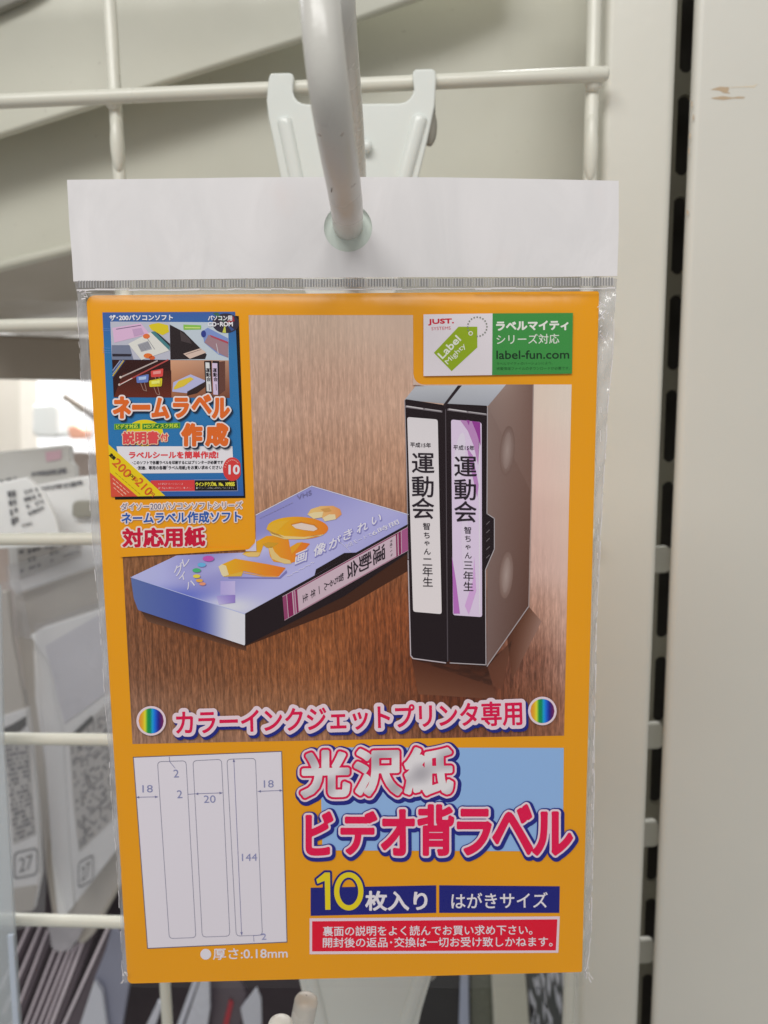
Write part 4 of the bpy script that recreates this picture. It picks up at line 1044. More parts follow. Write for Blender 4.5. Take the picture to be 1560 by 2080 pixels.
# number ball
rd = [(x, y) for x, y in [(z1(1085, 1385)[0] + 19 * math.cos(t), z1(1085, 1385)[1] + 24 * math.sin(t)) for t in [2 * math.pi * k / 40 for k in range(40)]] if True]
rd = [(min(x, 488.5 + (y - 930) * .02), y) for x, y in rd]
pr.poly(rd, (196, 58, 58), 8)
dtext('10', z1(1060, 1388), z1(1138, 1388), 18, WB, 0.9, 9, g=0.5)
for k in range(9):
    a = math.radians(-165 + k * 15); cx, cy = z1(1085, 1385)
    pr.line([(cx + 15 * math.cos(a) - 1, cy + 19.5 * math.sin(a)), (cx + 15 * math.cos(a) + 1.2, cy + 19.5 * math.sin(a) + 1)], 1.6, (222, 150, 140), 9)
# diagonal price band
pr.poly(Z([(150, 1195), (580, 1586), (372, 1590), (163, 1408)]), (214, 186, 30), 8)
pr.poly(Z([(163, 1408), (372, 1590), (172, 1593)]), (196, 74, 56), 8)
def dg_(s_, a, b, h, c, bo): dtext(s_, z1(*a), z1(*b), h, c, bo, 9, g=0.5)
dg_('200', (200, 1320), (310, 1432), 17, (196, 90, 40), 0.5); dg_('円', (312, 1428), (346, 1460), 8, (60, 50, 20), 0.2); dg_('税込', (342, 1446), (374, 1476), 8, (196, 80, 40), 0.2)
dg_('210', (372, 1468), (468, 1566), 17, (196, 90, 40), 0.5); dg_('円', (462, 1560), (494, 1584), 8, (180, 60, 40), 0.2); dg_('定価', (165, 1272), (200, 1306), 7, (40, 36, 20), 0.6)
for k in range(3):
    for q in range(5 - k):
        pr.line([z1(185 + q * 26 + k * 4, 1455 + q * 23 + k * 34), z1(202 + q * 26 + k * 4, 1470 + q * 23 + k * 34)], 2.2 if k == 1 else 1.4, (222, 170, 150), 9)
for q in range(8): pr.line([z1(205 + q * 24, 1412 + q * 21), z1(222 + q * 24, 1427 + q * 21)], 1.0, (150, 110, 30), 9)
# words under the box
WO = (222, 206, 200)
dtext('ダイソー200パソコンソフトシリーズ', z1(245, 1668), z1(1160, 1655), 15, None, None, 3, g=0.6, fills=[(2.2, WO), (0.1, (106, 100, 128))])
dtext('ネームラベル作成ソフト', z1(252, 1755), z1(1150, 1742), 22, None, None, 6, g=0.6, fills=[(3.2, WO), (0.8, (44, 84, 158))])
dtext('対応用紙', z1(262, 1902), z1(876, 1893), 37, None, None, 9, g=0.7, fills=[(5.0, WO), (1.7, (180, 26, 54))])
pr.build('software_print', card, m_ink)

# ================================================================ header, seal, bag
def header_mat():
    M = N('header_white')
    nz = noise(M, 38, 4, sc=(1.6, 0.8, 1)); nz.inputs['Distortion'].default_value = 1.2
    r = ramp(M, nz.outputs[0], [(0.30, (0.735, 0.715, 0.725)), (0.55, (0.79, 0.765, 0.775)), (0.72, (0.83, 0.80, 0.81))])
    pn_ = noise(M, 55, 3); pr_ = ramp(M, pn_.outputs[0], [(0.60, (0, 0, 0)), (0.75, (0.35, 0.35, 0.35))])
    mx = M.n('ShaderNodeMixRGB'); mx.inputs[2].default_value = (0.83, 0.72, 0.70, 1); M.l(pr_.outputs[0], mx.inputs[0]); M.l(r.outputs[0], mx.inputs[1])
    M.l(mx.outputs[0], M.b.inputs['Base Color'])
    M.b.inputs['Roughness'].default_value = 0.33; M.b.inputs['Specular IOR Level'].default_value = 0.55
    b = M.n('ShaderNodeBump'); b.inputs['Strength'].default_value = 0.35; b.inputs['Distance'].default_value = 0.0012
    M.l(nz.outputs[0], b.inputs['Height']); M.l(b.outputs[0], M.b.inputs['Normal'])
    return M.m
def wavez(x, y): return 0.55 * math.sin(x * 0.011 + 1.0) + 0.25 * math.sin(x * 0.031 + y * 0.02)
def header():
    hc = np.array((707.0, 463.0)); hr = 49.0
    outer = [(137, 366), (300, 364), (500, 361), (700, 360), (900, 361), (1080, 364), (1256, 368), (1256, 468), (1253, 561), (1100, 563), (900, 563), (700, 564), (500, 566), (300, 569), (150, 572), (147, 520), (142, 460)]
    inner = [(hc[0] + hr * math.cos(t), hc[1] + hr * math.sin(t)) for t in [2 * math.pi * k / 48 for k in range(48)]]
    tr = geometry.tessellate_polygon([[Vector((p[0], p[1], 0)) for p in outer], [Vector((p[0], p[1], 0)) for p in inner]])
    P = np.array(outer + inner, float)
    L = loc(P[:, 0], P[:, 1], 0.25); n = len(P); Bk = L.copy(); Bk[:, 2] -= 0.3 * MM
    V = [tuple(v) for v in L] + [tuple(v) for v in Bk]; Fc = []
    for t in tr:
        a, b, c = [Vector(V[i]) for i in t]
        t = tuple(t) if (b - a).cross(c - a).z > 0 else (t[0], t[2], t[1])
        Fc.append(t); Fc.append((t[0] + n, t[2] + n, t[1] + n))
    no = len(outer)
    for i in range(no): Fc.append((i, (i + 1) % no, (i + 1) % no + n, i + n))
    for i in range(48): Fc.append((no + i, no + i + n, no + (i + 1) % 48 + n, no + (i + 1) % 48))
    return mesh(V, Fc)
hd = child('header_strip', header(), header_mat(), pk)
def disc_mesh(cx, cy, r, z, th=0.12):
    P = np.array([(cx, cy)] + [(cx + r * math.cos(t), cy + r * math.sin(t)) for t in [2 * math.pi * k / 40 for k in range(40)]])
    L = loc(P[:, 0], P[:, 1], z)
    return mesh([tuple(v) for v in L], [(0, 1 + (k + 1) % 40, 1 + k) for k in range(40)])
child('hole_film', disc_mesh(707, 463, 54, -0.6), film('pale_film', (0.86, 0.90, 0.87), 0.92, 0.5, 0.3, 0.2, 60, (0.64, 0.71, 0.66)), pk)
m_film = film('clear_film', (0.985, 0.985, 0.985), 0.004, 0.8, 0.27, 0.25, 70, sc=(1.0, 0.35, 1))
m_edge = film('film_edge', (0.90, 0.90, 0.91), 0.34, 2.2, 0.16, 0.9, 260, (0.66, 0.65, 0.67), sc=(1.0, 0.3, 1))
m_line = painted('film_crease_glint', (212, 207, 209), 0.85, 0.3, 0.05)  # off-white for film welds and for glints painted on the wrinkles
def sheet(name, colsL, colsR, rows, z0, amp, mat, nx, parent, seed=1):
    """film between a left and a right side given per row"""
    rnd = random.Random(seed); P = []; zz = []
    for j, y in enumerate(rows):
        for i in range(nx + 1):
            a = i / nx; x = colsL[j] + (colsR[j] - colsL[j]) * a
            P.append((x, y)); zz.append(z0 + amp * (rnd.random() - 0.5) + amp * 0.8 * math.sin(y * 0.06 + a * 3))
    P = np.array(P, float); L = loc(P[:, 0], P[:, 1], np.array(zz))
    Fc = [(j * (nx + 1) + i, (j + 1) * (nx + 1) + i, (j + 1) * (nx + 1) + i + 1, j * (nx + 1) + i + 1) for j in range(len(rows) - 1) for i in range(nx)]
    return child(name, mesh([tuple(v) for v in L], Fc), mat, parent, smooth=True)
def itp(y, tb): return float(np.interp(y, [t[0] for t in tb], [t[1] for t in tb]))
rnd = random.Random(3)
LB = [(590, 155), (640, 158), (750, 163), (830, 171), (930, 178), (1100, 187), (1300, 205), (1600, 225), (1800, 240), (1998, 250)]
RB = [(590, 1251), (640, 1249), (740, 1244), (817, 1236), (900, 1232), (1000, 1225), (1086, 1221), (1271, 1212), (1500, 1208), (1700, 1206), (1900, 1201), (1982, 1192)]
cl = lambda y: 175 + (y - 600) * 0.0622; cr = lambda y: 1217 - (y - 592) * 0.0231
rows = list(np.linspace(588, 1990, 40))
# the front of the bag
rows = [588, 590, 592, 594, 597, 600, 604, 608, 612, 617, 622, 628, 634, 642, 650, 660, 672] + list(np.linspace(690, 1900, 36)) + [1930, 1950, 1965, 1975, 1984, 1992]
def bag_mesh():
    r_ = random.Random(5); P = []; zz = []; fx = [0, .002, .005, .009, .014, .02, .03, .045] + list(np.linspace(.07, .93, 22)) + [.955, .97, .98, .986, .991, .995, .998, 1.0]
    for y in rows:
        x0, x1 = cl(y) - 4, cr(y) + 4
        for a in fx:
            x = x0 + (x1 - x0) * a
            ed = (1 - math.exp(-(y - 585) / 24.0)) * (1 - math.exp(-(x - x0 + 1) / 9.0)) * (1 - math.exp(-(x1 - x + 1) / 9.0))
            P.append((x, y)); zz.append(0.15 + 2.0 * ed + 0.05 * (r_.random() - .5) + 0.10 * math.sin(x * .017 + y * .012) + .06 * math.sin(x * .05 - y * .01))
    P = np.array(P, float); L = loc(P[:, 0], P[:, 1], np.array(zz)); nx = len(fx)
    return mesh([tuple(v) for v in L], [(j * nx + i, (j + 1) * nx + i, (j + 1) * nx + i + 1, j * nx + i + 1) for j in range(len(rows) - 1) for i in range(nx - 1)])
bag = child('bag_front', bag_mesh(), m_film, pk, smooth=True)
rows = list(np.linspace(588, 1996, 120))
jl = [rnd.uniform(-0.8, 0.8) for _ in rows]; jr = [rnd.uniform(-0.8, 0.8) for _ in rows]
sheet('bag_side', [itp(y, LB) + j for y, j in zip(rows, jl)], [cl(y) - 1.5 for y in rows], rows, -0.2, 0.35, m_edge, 4, pk, 6)
rowsr = [y - 10 for y in rows]; rowsr[0] = 588
sheet('bag_side', [cr(y) + 1.5 for y in rowsr], [itp(y, RB) + j for y, j in zip(rowsr, jr)], rowsr, -0.2, 0.5, m_edge, 5, pk, 7)
def crease_glint(pts, wd, z, parent=bag):
    """thin pale strips for welded ridges and painted glints of film, broken here and there"""
    P = []; Fc = []
    for (x, y), (x2, y2), w_ in pts:
        n = len(P); d = np.array((x2 - x, y2 - y)); ln = np.hypot(*d) + 1e-9; nn = np.array((-d[1], d[0])) / ln * wd * w_ / 2
        a = np.array((x, y)); b = np.array((x2, y2))
        P += [a - nn, b - nn, b + nn, a + nn]; Fc.append((n, n + 1, n + 2, n + 3))
    P = np.array(P); L = loc(P[:, 0], P[:, 1], z)
    return mesh([tuple(v) for v in L], Fc)
seg = []
for j in range(len(rowsr) - 1):
    if rnd.random() < 0.8:
        seg.append(((itp(rowsr[j], RB) + jr[j] - 1.5, rowsr[j]), (itp(rowsr[j + 1], RB) + jr[j + 1] - 1.5, rowsr[j + 1]), rnd.uniform(0.5, 1.6)))
    if j > 10 and rnd.random() < 0.22:
        seg.append(((cr(rowsr[j]) + 8, rowsr[j]), (cr(rowsr[j + 1]) + 9, rowsr[j + 1]), 0.8))  # pale dashes paint upright glints on the film
child('weld_line', crease_glint(seg, 1.2, 0.35), m_line, bag)
seg = []
for j in range(len(rows) - 1):
    if rnd.random() < 0.55:
        seg.append(((itp(rows[j], LB) + jl[j] + 1, rows[j]), (itp(rows[j + 1], LB) + jl[j + 1] + 1, rows[j + 1]), rnd.uniform(0.4, 1.2)))
child('weld_line', crease_glint(seg, 1.1, 0.35), m_line, bag)
seg = []; x = 160
while x < 1240:
    x2 = x + rnd.uniform(10, 60)
    y = 590.5 - (x - 160) * 0.0030 + rnd.uniform(-1.2, 1.2); y2 = 590.5 - (x2 - 160) * 0.0030 + rnd.uniform(-1.2, 1.2)
    seg.append(((x, y), (min(x2, 1246), y2), rnd.uniform(0.5, 1.5))); x = x2
child('weld_line', crease_glint(seg, 2.2, 1.15), m_line, bag)
# wrinkled corner glints, painted as short pale strips
seg = []
for k in range(16):
    x = rnd.uniform(1214, 1240); y = rnd.uniform(590, 690); a = rnd.uniform(0.6, 2.6); l_ = rnd.uniform(4, 14)
    seg.append(((x, y), (x + l_ * math.cos(a), y + l_ * math.sin(a)), rnd.uniform(.6, 1.8)))
for k in range(8):
    x = rnd.uniform(158, 176); y = rnd.uniform(590, 612); a = rnd.uniform(-0.5, 1.0); l_ = rnd.uniform(4, 12)
    seg.append(((x, y), (x + l_ * math.cos(a), y + l_ * math.sin(a)), rnd.uniform(.6, 1.6)))
for k in range(7):
    x = rnd.uniform(1188, 1200); y = rnd.uniform(1955, 1985); seg.append(((x, y), (x + rnd.uniform(-5, 5), y + rnd.uniform(3, 8)), 1.2))
    x = rnd.uniform(246, 258); y = rnd.uniform(1960, 1995); seg.append(((x, y), (x + rnd.uniform(-5, 5), y + rnd.uniform(3, 8)), 1.2))
o = child('crease_glint', crease_glint(seg, 1.5, 0.6), m_line, bag); o['kind'] = 'stuff'
# ribbed heat seal under the header
m_seal = film('seal_film', (0.80, 0.80, 0.82), 0.30, 0.25, 0.5, 0.2, 90, (0.50, 0.49, 0.50))
seal = sheet('heat_seal', [150, 153, 155], [1253, 1252, 1251], [566, 578, 590], 0.15, 0.02, m_seal, 60, pk, 8)
m_rib = painted('seal_rib', (128, 126, 128), 0.8, 0.35, 0.2); m_rib2 = painted('seal_rib_light', (186, 184, 186), 0.9, 0.35, 0.1)
def ribs(step, lo, hi, light):
    P = []; Fc = []; x = 160.0 + (step / 2 if light else 0)
    r2 = random.Random(11)
    while x < 1245:
        ph = 0.5 + 0.5 * math.sin(x * 0.012) + 0.3 * math.sin(x * 0.05)
        if light or r2.random() < 0.62 + 0.4 * ph:
            y0 = 570.5 - (x - 160) * 0.006; y1 = 585 - (x - 160) * 0.004
            w_ = r2.uniform(lo, hi); n = len(P)
            P += [(x, y0), (x + w_, y0), (x + w_, y1), (x, y1)]; Fc.append((n, n + 3, n + 2, n + 1))
        x += step
    P = np.array(P); L = loc(P[:, 0], P[:, 1], 0.30 if light else 0.26)
    return mesh([tuple(v) for v in L], Fc)
o = child('seal_ribs', ribs(5.6, 1.6, 2.8, False), m_rib, seal); o['kind'] = 'stuff'
o = child('seal_ribs', ribs(5.6, 0.9, 1.6, True), m_rib2, seal); o['kind'] = 'stuff'

# ================================================================ display hooks
def plate_pts(dx=0, dz=0):
    px_ = [(541, 203), (545, 160), (549, 148), (588, 147), (594, 150), (597, 157), (595, 172), (595, 186), (598, 196), (604, 204), (613, 209), (625, 211), (810, 209), (822, 207), (832, 200), (838, 191), (841, 180), (838, 158), (839, 145), (844, 140), (878, 139), (884, 143), (886, 158), (883, 215), (868, 285), (849, 362), (829, 470), (806, 590), (770, 640), (650, 642), (618, 590), (590, 462), (570, 360), (556, 290), (545, 240)]
    return px_
def hook(name, dz, label, arms, cat='display hook'):
    base = at(714, 640, 245); root = empty(name, Vector((base.x, 0.245, base.z + dz)), label, cat, 'display hooks clipped onto the wire grid')
    pts = [at(x, y, 246.2) + Vector((0, 0, dz)) for x, y in plate_pts()]
    n = len(pts)
    bk = [v + Vector((0, 1.6 * MM, 0)) for v in pts]
    tri = tess([(v.x, v.z) for v in pts]); Fc = []
    for t in tri:
        t = tuple(t) if (pts[t[1]] - pts[t[0]]).cross(pts[t[2]] - pts[t[0]]).y < 0 else (t[0], t[2], t[1])
        Fc.append(t); Fc.append((t[0] + n, t[2] + n, t[1] + n))
    ar = sum(pts[i].x * pts[(i + 1) % n].z - pts[(i + 1) % n].x * pts[i].z for i in range(n))
    for i in range(n):
        j = (i + 1) % n; Fc.append((i, i + n, j + n, j) if ar > 0 else (j, j + n, i + n, i))
    me = mesh(pts + bk, Fc)
    import bmesh
    bm = bmesh.new(); bm.from_mesh(me)
    bmesh.ops.dissolve_limit(bm, angle_limit=0.02, verts=bm.verts, edges=bm.edges)
    bmesh.ops.recalc_face_normals(bm, faces=bm.faces); bm.to_mesh(me); bm.free()
    pl = link('back_plate', me, m_plate, root); bevel(pl, 0.55 * MM, 3, 50)
    for x0, x1 in ((549, 590), (841, 884)):          # tabs curl over the wire
        a = at(x0, 150, 246.2) + Vector((0, 0, dz)); b = at(x1, 148, 246.2) + Vector((0, 0, dz))
        cyz = [(0.2475, 0.0), (0.2495, 0.0009), (0.2520, 0.0010), (0.2540, 0.0), (0.2545, -0.003), (0.2545, -0.011)]
        V = []; Fc2 = []
        for x in (a.x, b.x):
            for (y, z) in cyz: V += [(x, y, a.z + z), (x, y - 0.0, a.z + z - 0.0015)]
        m_ = len(cyz) * 2
        for i in range(len(cyz) - 1):
            p = 2 * i
            Fc2 += [(p, p + 2, m_ + p + 2, m_ + p), (p + 1, m_ + p + 1, m_ + p + 3, p + 3), (p, p + 1, p + 3, p + 2), (m_ + p, m_ + p + 2, m_ + p + 3, m_ + p + 1)]
        link('tab', mesh(V, Fc2), m_plate, root, smooth=True)
    for pa, pb, r1 in (((578, 246), (604, 372), 2.3), ((853, 242), (818, 372), 2.3)):
        a = at(*pa, 246.4) + Vector((0, 0, dz)); b = at(*pb, 246.4) + Vector((0, 0, dz)); c = b + (b - a) * 1.3
        o = tube('rib', [a, b, c], [r1 * MM, r1 * MM, r1 * 0.9 * MM], m_plate, root, seg=16)
        for v in o.data.vertices: v.co.y = 0.2463 + (v.co.y - 0.2463) * 0.75
    c = at(744, 297, 244.6) + Vector((0, 0, dz))
    if dz == 0: ball('rivet', c, 1.9 * MM, m_plate, root, (1, 0.75, 1))
    a = at(872, 258, 249) + Vector((0, 0, dz))
    ball('clip', a, 3.0 * MM, m_steel, root, (0.8, 0.5, 1.9))
    for pp, rr, lab in arms:
        o = tube('arm', pp, rr, m_hook, root, seg=28, sub=10)
        if lab: o['label'] = lab
    return root
d0 = 3.0 * MM
zb = at(704, 434, 150).z
armB = ([at(716, 560, 245), Vector((at(714, 445, 190).x, 0.190, zb - 0.0006)), Vector((at(707, 452, 160).x, 0.160, zb)), at(704, 420, 147), at(698, 375, 139), at(690, 325, 130.5), at(679, 256, 123.5), at(668, 180, 119.5), at(658, 95, 118.5), at(649, 0, 120), at(642, -90, 124), at(640, -150, 127)],
        [d0] * 12, 'long white arm that runs through the hole of the header and turns up')
armA = ([at(722, 430, 245), at(722, 360, 225), at(714, 260, 196), at(705, 170, 178), at(697, 90, 165), at(690, 0, 158), at(684, -100, 156)],
        [d0] * 7, 'second arm behind the first')
hook('display_hook', 0.0, 'white double-armed hook at the top that passes through the hole of the orange pack', [armB, armA])
m_scuff = painted('scuff', (96, 84, 76), 0.8, 0.6, 0.2)
for pp in (((671, 352, 132.8), (679, 357, 132.6)), ((678, 357, 132.6), (676, 368, 133.4)), ((675, 370, 133.6), (673, 390, 135.2)), ((646, 272, 120.6), (651, 276, 120.2)), ((693, 276, 119.6), (697, 270, 119.8))):
    a, b = (at(*p) for p in pp)
    tube('scuff', [a, b], 0.09 * MM, m_scuff, S.objects['display_hook'], seg=8)
dzl = -4 * step
tipA = [at(700, 2250, 245), at(660, 2420, 205), at(596, 2300, 178), at(598, 2160, 173), at(612, 2085, 172), at(622, 2034, 172)]
tipB = [at(700, 2290, 245), at(610, 2440, 190), at(560, 2350, 166), at(562, 2190, 162), at(567, 2120, 161.5), at(570, 2082, 161.5)]
hook('display_hook', dzl, 'lower white hook under the orange pack, only its two round arm tips and plate showing', [(tipA, [d0] * 6, 'upper tip of the lower hook with scuff marks'), (tipB, [d0] * 6, None)])

# ================================================================ goods behind the grid
m_bagw = painted('bag_paper', (196, 200, 205), 0.60, 0.4, 0.04); m_bagg = painted('bag_grey', (166, 165, 162), 0.62, 0.45, 0.06)
m_bagp = painted('bag_sand', (160, 155, 147), 0.62, 0.42, 0.08); m_txt = painted('faded_print', (86, 86, 90), 0.6, 0.6, 0.3)
m_blk = painted('black_print', (34, 33, 34), 0.6, 0.5, 0.1); m_pink = painted('pink_mark', (168, 140, 150), 0.6, 0.5, 0.1)
m_lil = painted('lilac_window', (176, 176, 182), 0.60, 0.3, 0.03); m_knob = painted('grey_knob', (128, 126, 118), 0.6, 0.4, 0.05)
m_ptx = painted('print_panel', (158, 156, 154), 0.58, 0.5, 0.05)
m_tip = film('bag_tip', (0.8, 0.79, 0.82), 0.45, 2.0, 0.15, 0.8, 200, (0.7, 0.68, 0.72))
def marks(name, quad, nr, nc, Y, parent, fill=0.5, th=0.5, mat=None, seed=1, hh=0.55):
    """rows of unreadable fine print on a blurred pack"""
    r_ = random.Random(seed); q = [np.array(p, float) for p in quad]; V = []; Fc = []
    for j in range(nr):
        for i in range(nc):
            if r_.random() > fill: continue
            a0 = i / nc; a1 = a0 + r_.uniform(0.5, 1.0) / nc; b0 = (j + (1 - hh) / 2) / nr; b1 = b0 + hh * r_.uniform(.6, 1) / nr
            def P(a, b): return (q[0] * (1 - a) + q[1] * a) * (1 - b) + (q[3] * (1 - a) + q[2] * a) * b
            n = len(V)
            V += [at(*P(a, b), Y) for a, b in ((a0, b0), (a1, b0), (a1, b1), (a0, b1))]; Fc.append((n, n + 3, n + 2, n + 1))
    o = link(name, mesh(V, Fc), mat or m_txt, parent); o['kind'] = 'stuff'; return o
def num27(cx, cy, wd, ht, Y, parent, sq=1.0, tilt=0.0):
    V, Fc, E_ = glyph('27'); mn, mx = V.min(0), V.max(0); s = (V[:, 0] - mn[0]) / (mx[0] - mn[0]) - .5; t = (mx[1] - V[:, 1]) / (mx[1] - mn[1]) - .5
    pts = [at(cx + a * wd * .62, cy + b * ht * .58 + a * wd * tilt, Y) for a, b in zip(s, t)]
    link('number', mesh(pts, Fc), m_txt, parent)
    R = rrect(-.5, -.5, .5, .5, .18, 5); n = len(R); Vv = []; Ff = []
    for k, (a, b) in enumerate(R):
        for f in (1.0, 1.12): Vv.append(at(cx + a * wd * f, cy + b * ht * f + a * wd * f * tilt, Y))
    for k in range(n): Ff.append((2 * k, 2 * k + 1, 2 * ((k + 1) % n) + 1, 2 * ((k + 1) % n)))
    link('number_frame', mesh(Vv, Ff), m_txt, parent)
G = 'bagged goods hanging behind the grid'
# rear grey bag with pink mark
r = empty('bagged_pack', at(60, 1010, 400), 'grey bag with a faint pink mark, rearmost behind the white cards', 'bagged pack', G)
slab('bag', [(-80, 925), (40, 914), (128, 904), (141, 906), (141, 938), (151, 950), (153, 990), (90, 1010), (-80, 1040)], 400, 6, m_bagg, r, 1.2)
slab('pink_mark', [(92, 918), (124, 914), (124, 932), (94, 938)], 399.2, 0.4, m_pink, r)
marks('print', [(64, 960), (136, 950), (136, 962), (64, 969)], 1, 12, 399.0, r, 0.9, seed=3, hh=1.0); marks('print', [(0, 975), (34, 968), (34, 974), (2, 980)], 1, 6, 399.0, r, 0.8, seed=5, hh=1.0)
# middle bag
r = empty('bagged_pack', at(130, 1930, 385), 'pale bag with sloping print, grey plug and twisted clear tip, left of the orange pack', 'bagged pack', G)
slab('bag', [(70, 985), (150, 970), (300, 955), (300, 1130), (190, 1152), (30, 1210), (18, 1190), (14, 1096), (60, 1090)], 385, 6, m_bagw, r, 1.5)
marks('print', [(66, 992), (168, 976), (169, 986), (68, 999)], 1, 16, 383.8, r, 0.9, seed=6, hh=1.0)
slab('plug', [(146, 1024), (152, 1018), (230, 1018), (230, 1050), (150, 1052), (145, 1046)], 380, 4, m_knob, r, 1.0)
slab('printed_strip', [(34, 1110), (100, 1096), (166, 1092), (165, 1128), (110, 1150), (40, 1177)], 383.9, 0.5, m_ptx, r)
marks('print', [(38, 1114), (164, 1096), (163, 1124), (42, 1172)], 3, 14, 383.3, r, 0.55, seed=8, hh=0.5)
slab('bag_body', [(22, 1206), (120, 1170), (300, 1120), (300, 1700), (245, 1800), (190, 1900), (165, 1925), (105, 1875), (88, 1760), (60, 1480), (30, 1300)], 392, 8, m_bagp, r, 3.0)
slab('bag_tip', [(92, 1872), (172, 1880), (158, 1910), (140, 1932), (118, 1936), (103, 1926), (100, 1900)], 386, 3, m_tip, r, 1.0)
slab('fold', [(66, 1290), (92, 1280), (110, 1380), (128, 1480), (140, 1700), (150, 1840), (118, 1880), (105, 1760), (92, 1560), (70, 1420)], 389, 2.5, m_bagw, r, 1.0)
slab('clear_wrap', [(12, 1150), (190, 1100), (300, 1080), (300, 1200), (190, 1250), (70, 1300), (20, 1290)], 380, 0.4, film('wrap_film_loose', (0.95, 0.95, 0.96), 0.07, 2.6, 0.18, 1.0, 70, (0.8, 0.8, 0.82)), r)
# tall white pack with black tag
r = empty('bagged_pack', at(150, 1830, 378), 'white pack with lilac window, black tag and boxed number 27, against the orange pack', 'bagged pack', G)
slab('card', [(60, 1292), (85, 1276), (215, 1234), (300, 1200), (300, 1640), (246, 1716), (205, 1770), (152, 1838), (142, 1720), (128, 1500), (98, 1350)], 378, 5, m_bagw, r, 1.0)
slab('window', [(92, 1312), (205, 1246), (290, 1212), (290, 1340), (213, 1410), (131, 1470), (112, 1390)], 377.2, 0.5, m_lil, r)
slab('black_tag', [(143, 1494), (186, 1453), (190, 1464), (158, 1494)], 377.0, 0.5, m_blk, r)
slab('print_area', [(140, 1504), (213, 1432), (290, 1370), (290, 1610), (236, 1658), (160, 1732), (150, 1650)], 377.4, 0.5, m_ptx, r)
marks('print', [(144, 1510), (284, 1380), (284, 1605), (162, 1724)], 26, 26, 376.8, r, 0.48, seed=12, hh=0.7)
num27(174, 1770, 28, 48, 377, r, tilt=-0.55)
slab('clear_wrap', [(70, 1270), (220, 1215), (300, 1190), (300, 1700), (200, 1860), (140, 1880), (100, 1700)], 374, 0.4, film('wrap_film', (0.95, 0.95, 0.96), 0.04, 2.0, 0.2, 0.9, 90, (0.8, 0.8, 0.82)), r)
# left pack
r = empty('bagged_pack', at(30, 1850, 372), 'white pack at the left edge with curved band, black tag and boxed number 27', 'bagged pack', G)
slab('card', [(-80, 1480), (0, 1456), (52, 1440), (60, 1500), (74, 1640), (80, 1780), (66, 1852), (20, 1858), (-80, 1850)], 372, 5, m_bagw, r, 1.0)
slab('black_tag', [(2, 1482), (24, 1472), (52, 1455), (53, 1474), (40, 1486), (20, 1490), (4, 1489)], 371.2, 0.5, m_blk, r)
slab('print_area', [(8, 1506), (58, 1500), (72, 1696), (27, 1716)], 371.4, 0.5, m_ptx, r)
marks('print', [(10, 1510), (56, 1504), (70, 1694), (29, 1712)], 20, 9, 370.8, r, 0.6, seed=14, hh=0.7)
num27(52, 1754, 44, 50, 371, r, tilt=-0.22)
slab('bottom_band', [(22, 1806), (76, 1798), (66, 1850), (24, 1856)], 371.3, 0.5, m_bagp, r)
slab('bag', [(-80, 1210), (14, 1200), (24, 1300), (50, 1442), (0, 1456), (-80, 1480)], 374, 4, m_bagp, r, 1.0)
slab('clear_wrap', [(-80, 1190), (40, 1180), (64, 1300), (92, 1500), (96, 1700), (90, 1880), (20, 1890), (-80, 1880)], 366, 0.4, bpy.data.materials['wrap_film'], r)
# white label at the upper left
r = empty('bagged_pack', at(40, 1092, 360), 'tilted white label with two columns of dark print under the rear grey bag', 'bagged pack', G)
slab('card', [(-80, 996), (0, 980), (54, 970), (72, 986), (88, 1000), (112, 1050), (126, 1110), (60, 1112), (-80, 1120)], 362, 3, m_bagw, r, 1.0)
marks('print', [(14, 996), (34, 993), (42, 1062), (24, 1070)], 4, 2, 361, r, 1.0, seed=21, hh=.75)
marks('print', [(42, 994), (74, 988), (100, 1034), (60, 1052)], 4, 6, 361, r, 0.75, seed=22); marks('print', [(32, 1068), (66, 1060), (70, 1066), (34, 1074)], 1, 6, 361, r, 0.9, seed=23, hh=1.0)
# clear holder at the very left
r = empty('card_holder', at(0, 2080, 205), 'clear white plastic strip standing upright along the lower left edge', 'plastic strip')
slab('strip', [(-60, 1180), (0, 1190), (6, 1500), (18, 1700), (26, 1860), (42, 2090), (46, 2190), (-60, 2190)], 236, 1.2, film('frosted_strip', (0.88, 0.9, 0.92), 0.42, 0.7, 0.25, 0.1, 40, (0.66, 0.70, 0.72)), r, 0.3)
slab('strip_rim', [(14, 1900), (26, 1900), (44, 2190), (32, 2190)], 234.4, 1.0, painted('strip_rim_grey', (150, 158, 170), 0.6, 0.3, 0.03), r, 0.3)

# disc cases in the bin
m_cd = painted('case_dark', (74, 66, 72), 0.55, 0.35, 0.1); m_cdl = painted('case_edge', (168, 160, 166), 0.5, 0.3, 0.08); m_cdg = painted('case_grey', (150, 152, 160), 0.5, 0.3, 0.05)
m_red = painted('case_red', (130, 40, 48), 0.5, 0.5, 0.05)
def case(x0, y0, x1, y1, wd, Y, label, edge=m_cdl, body=m_cd, ew=4.0):
    r_ = empty('disc_case', at(x0, y0, Y), label, 'disc case', 'disc cases leaning in the bottom bin')
    slab('case_body', [(x0, y0), (x1, y1), (x1 + wd, y1 + 4), (x0 + wd, y0 + 4)], Y, 6, body, r_, 0.6)
    slab('case_edge', [(x0 - ew, y0), (x1 - ew, y1), (x1, y1 + 1), (x0, y0 + 1)], Y - 2, 7, edge, r_, 0.4)
words = ['first', 'second', 'third', 'fourth', 'fifth', 'sixth', 'seventh', 'eighth', 'ninth']
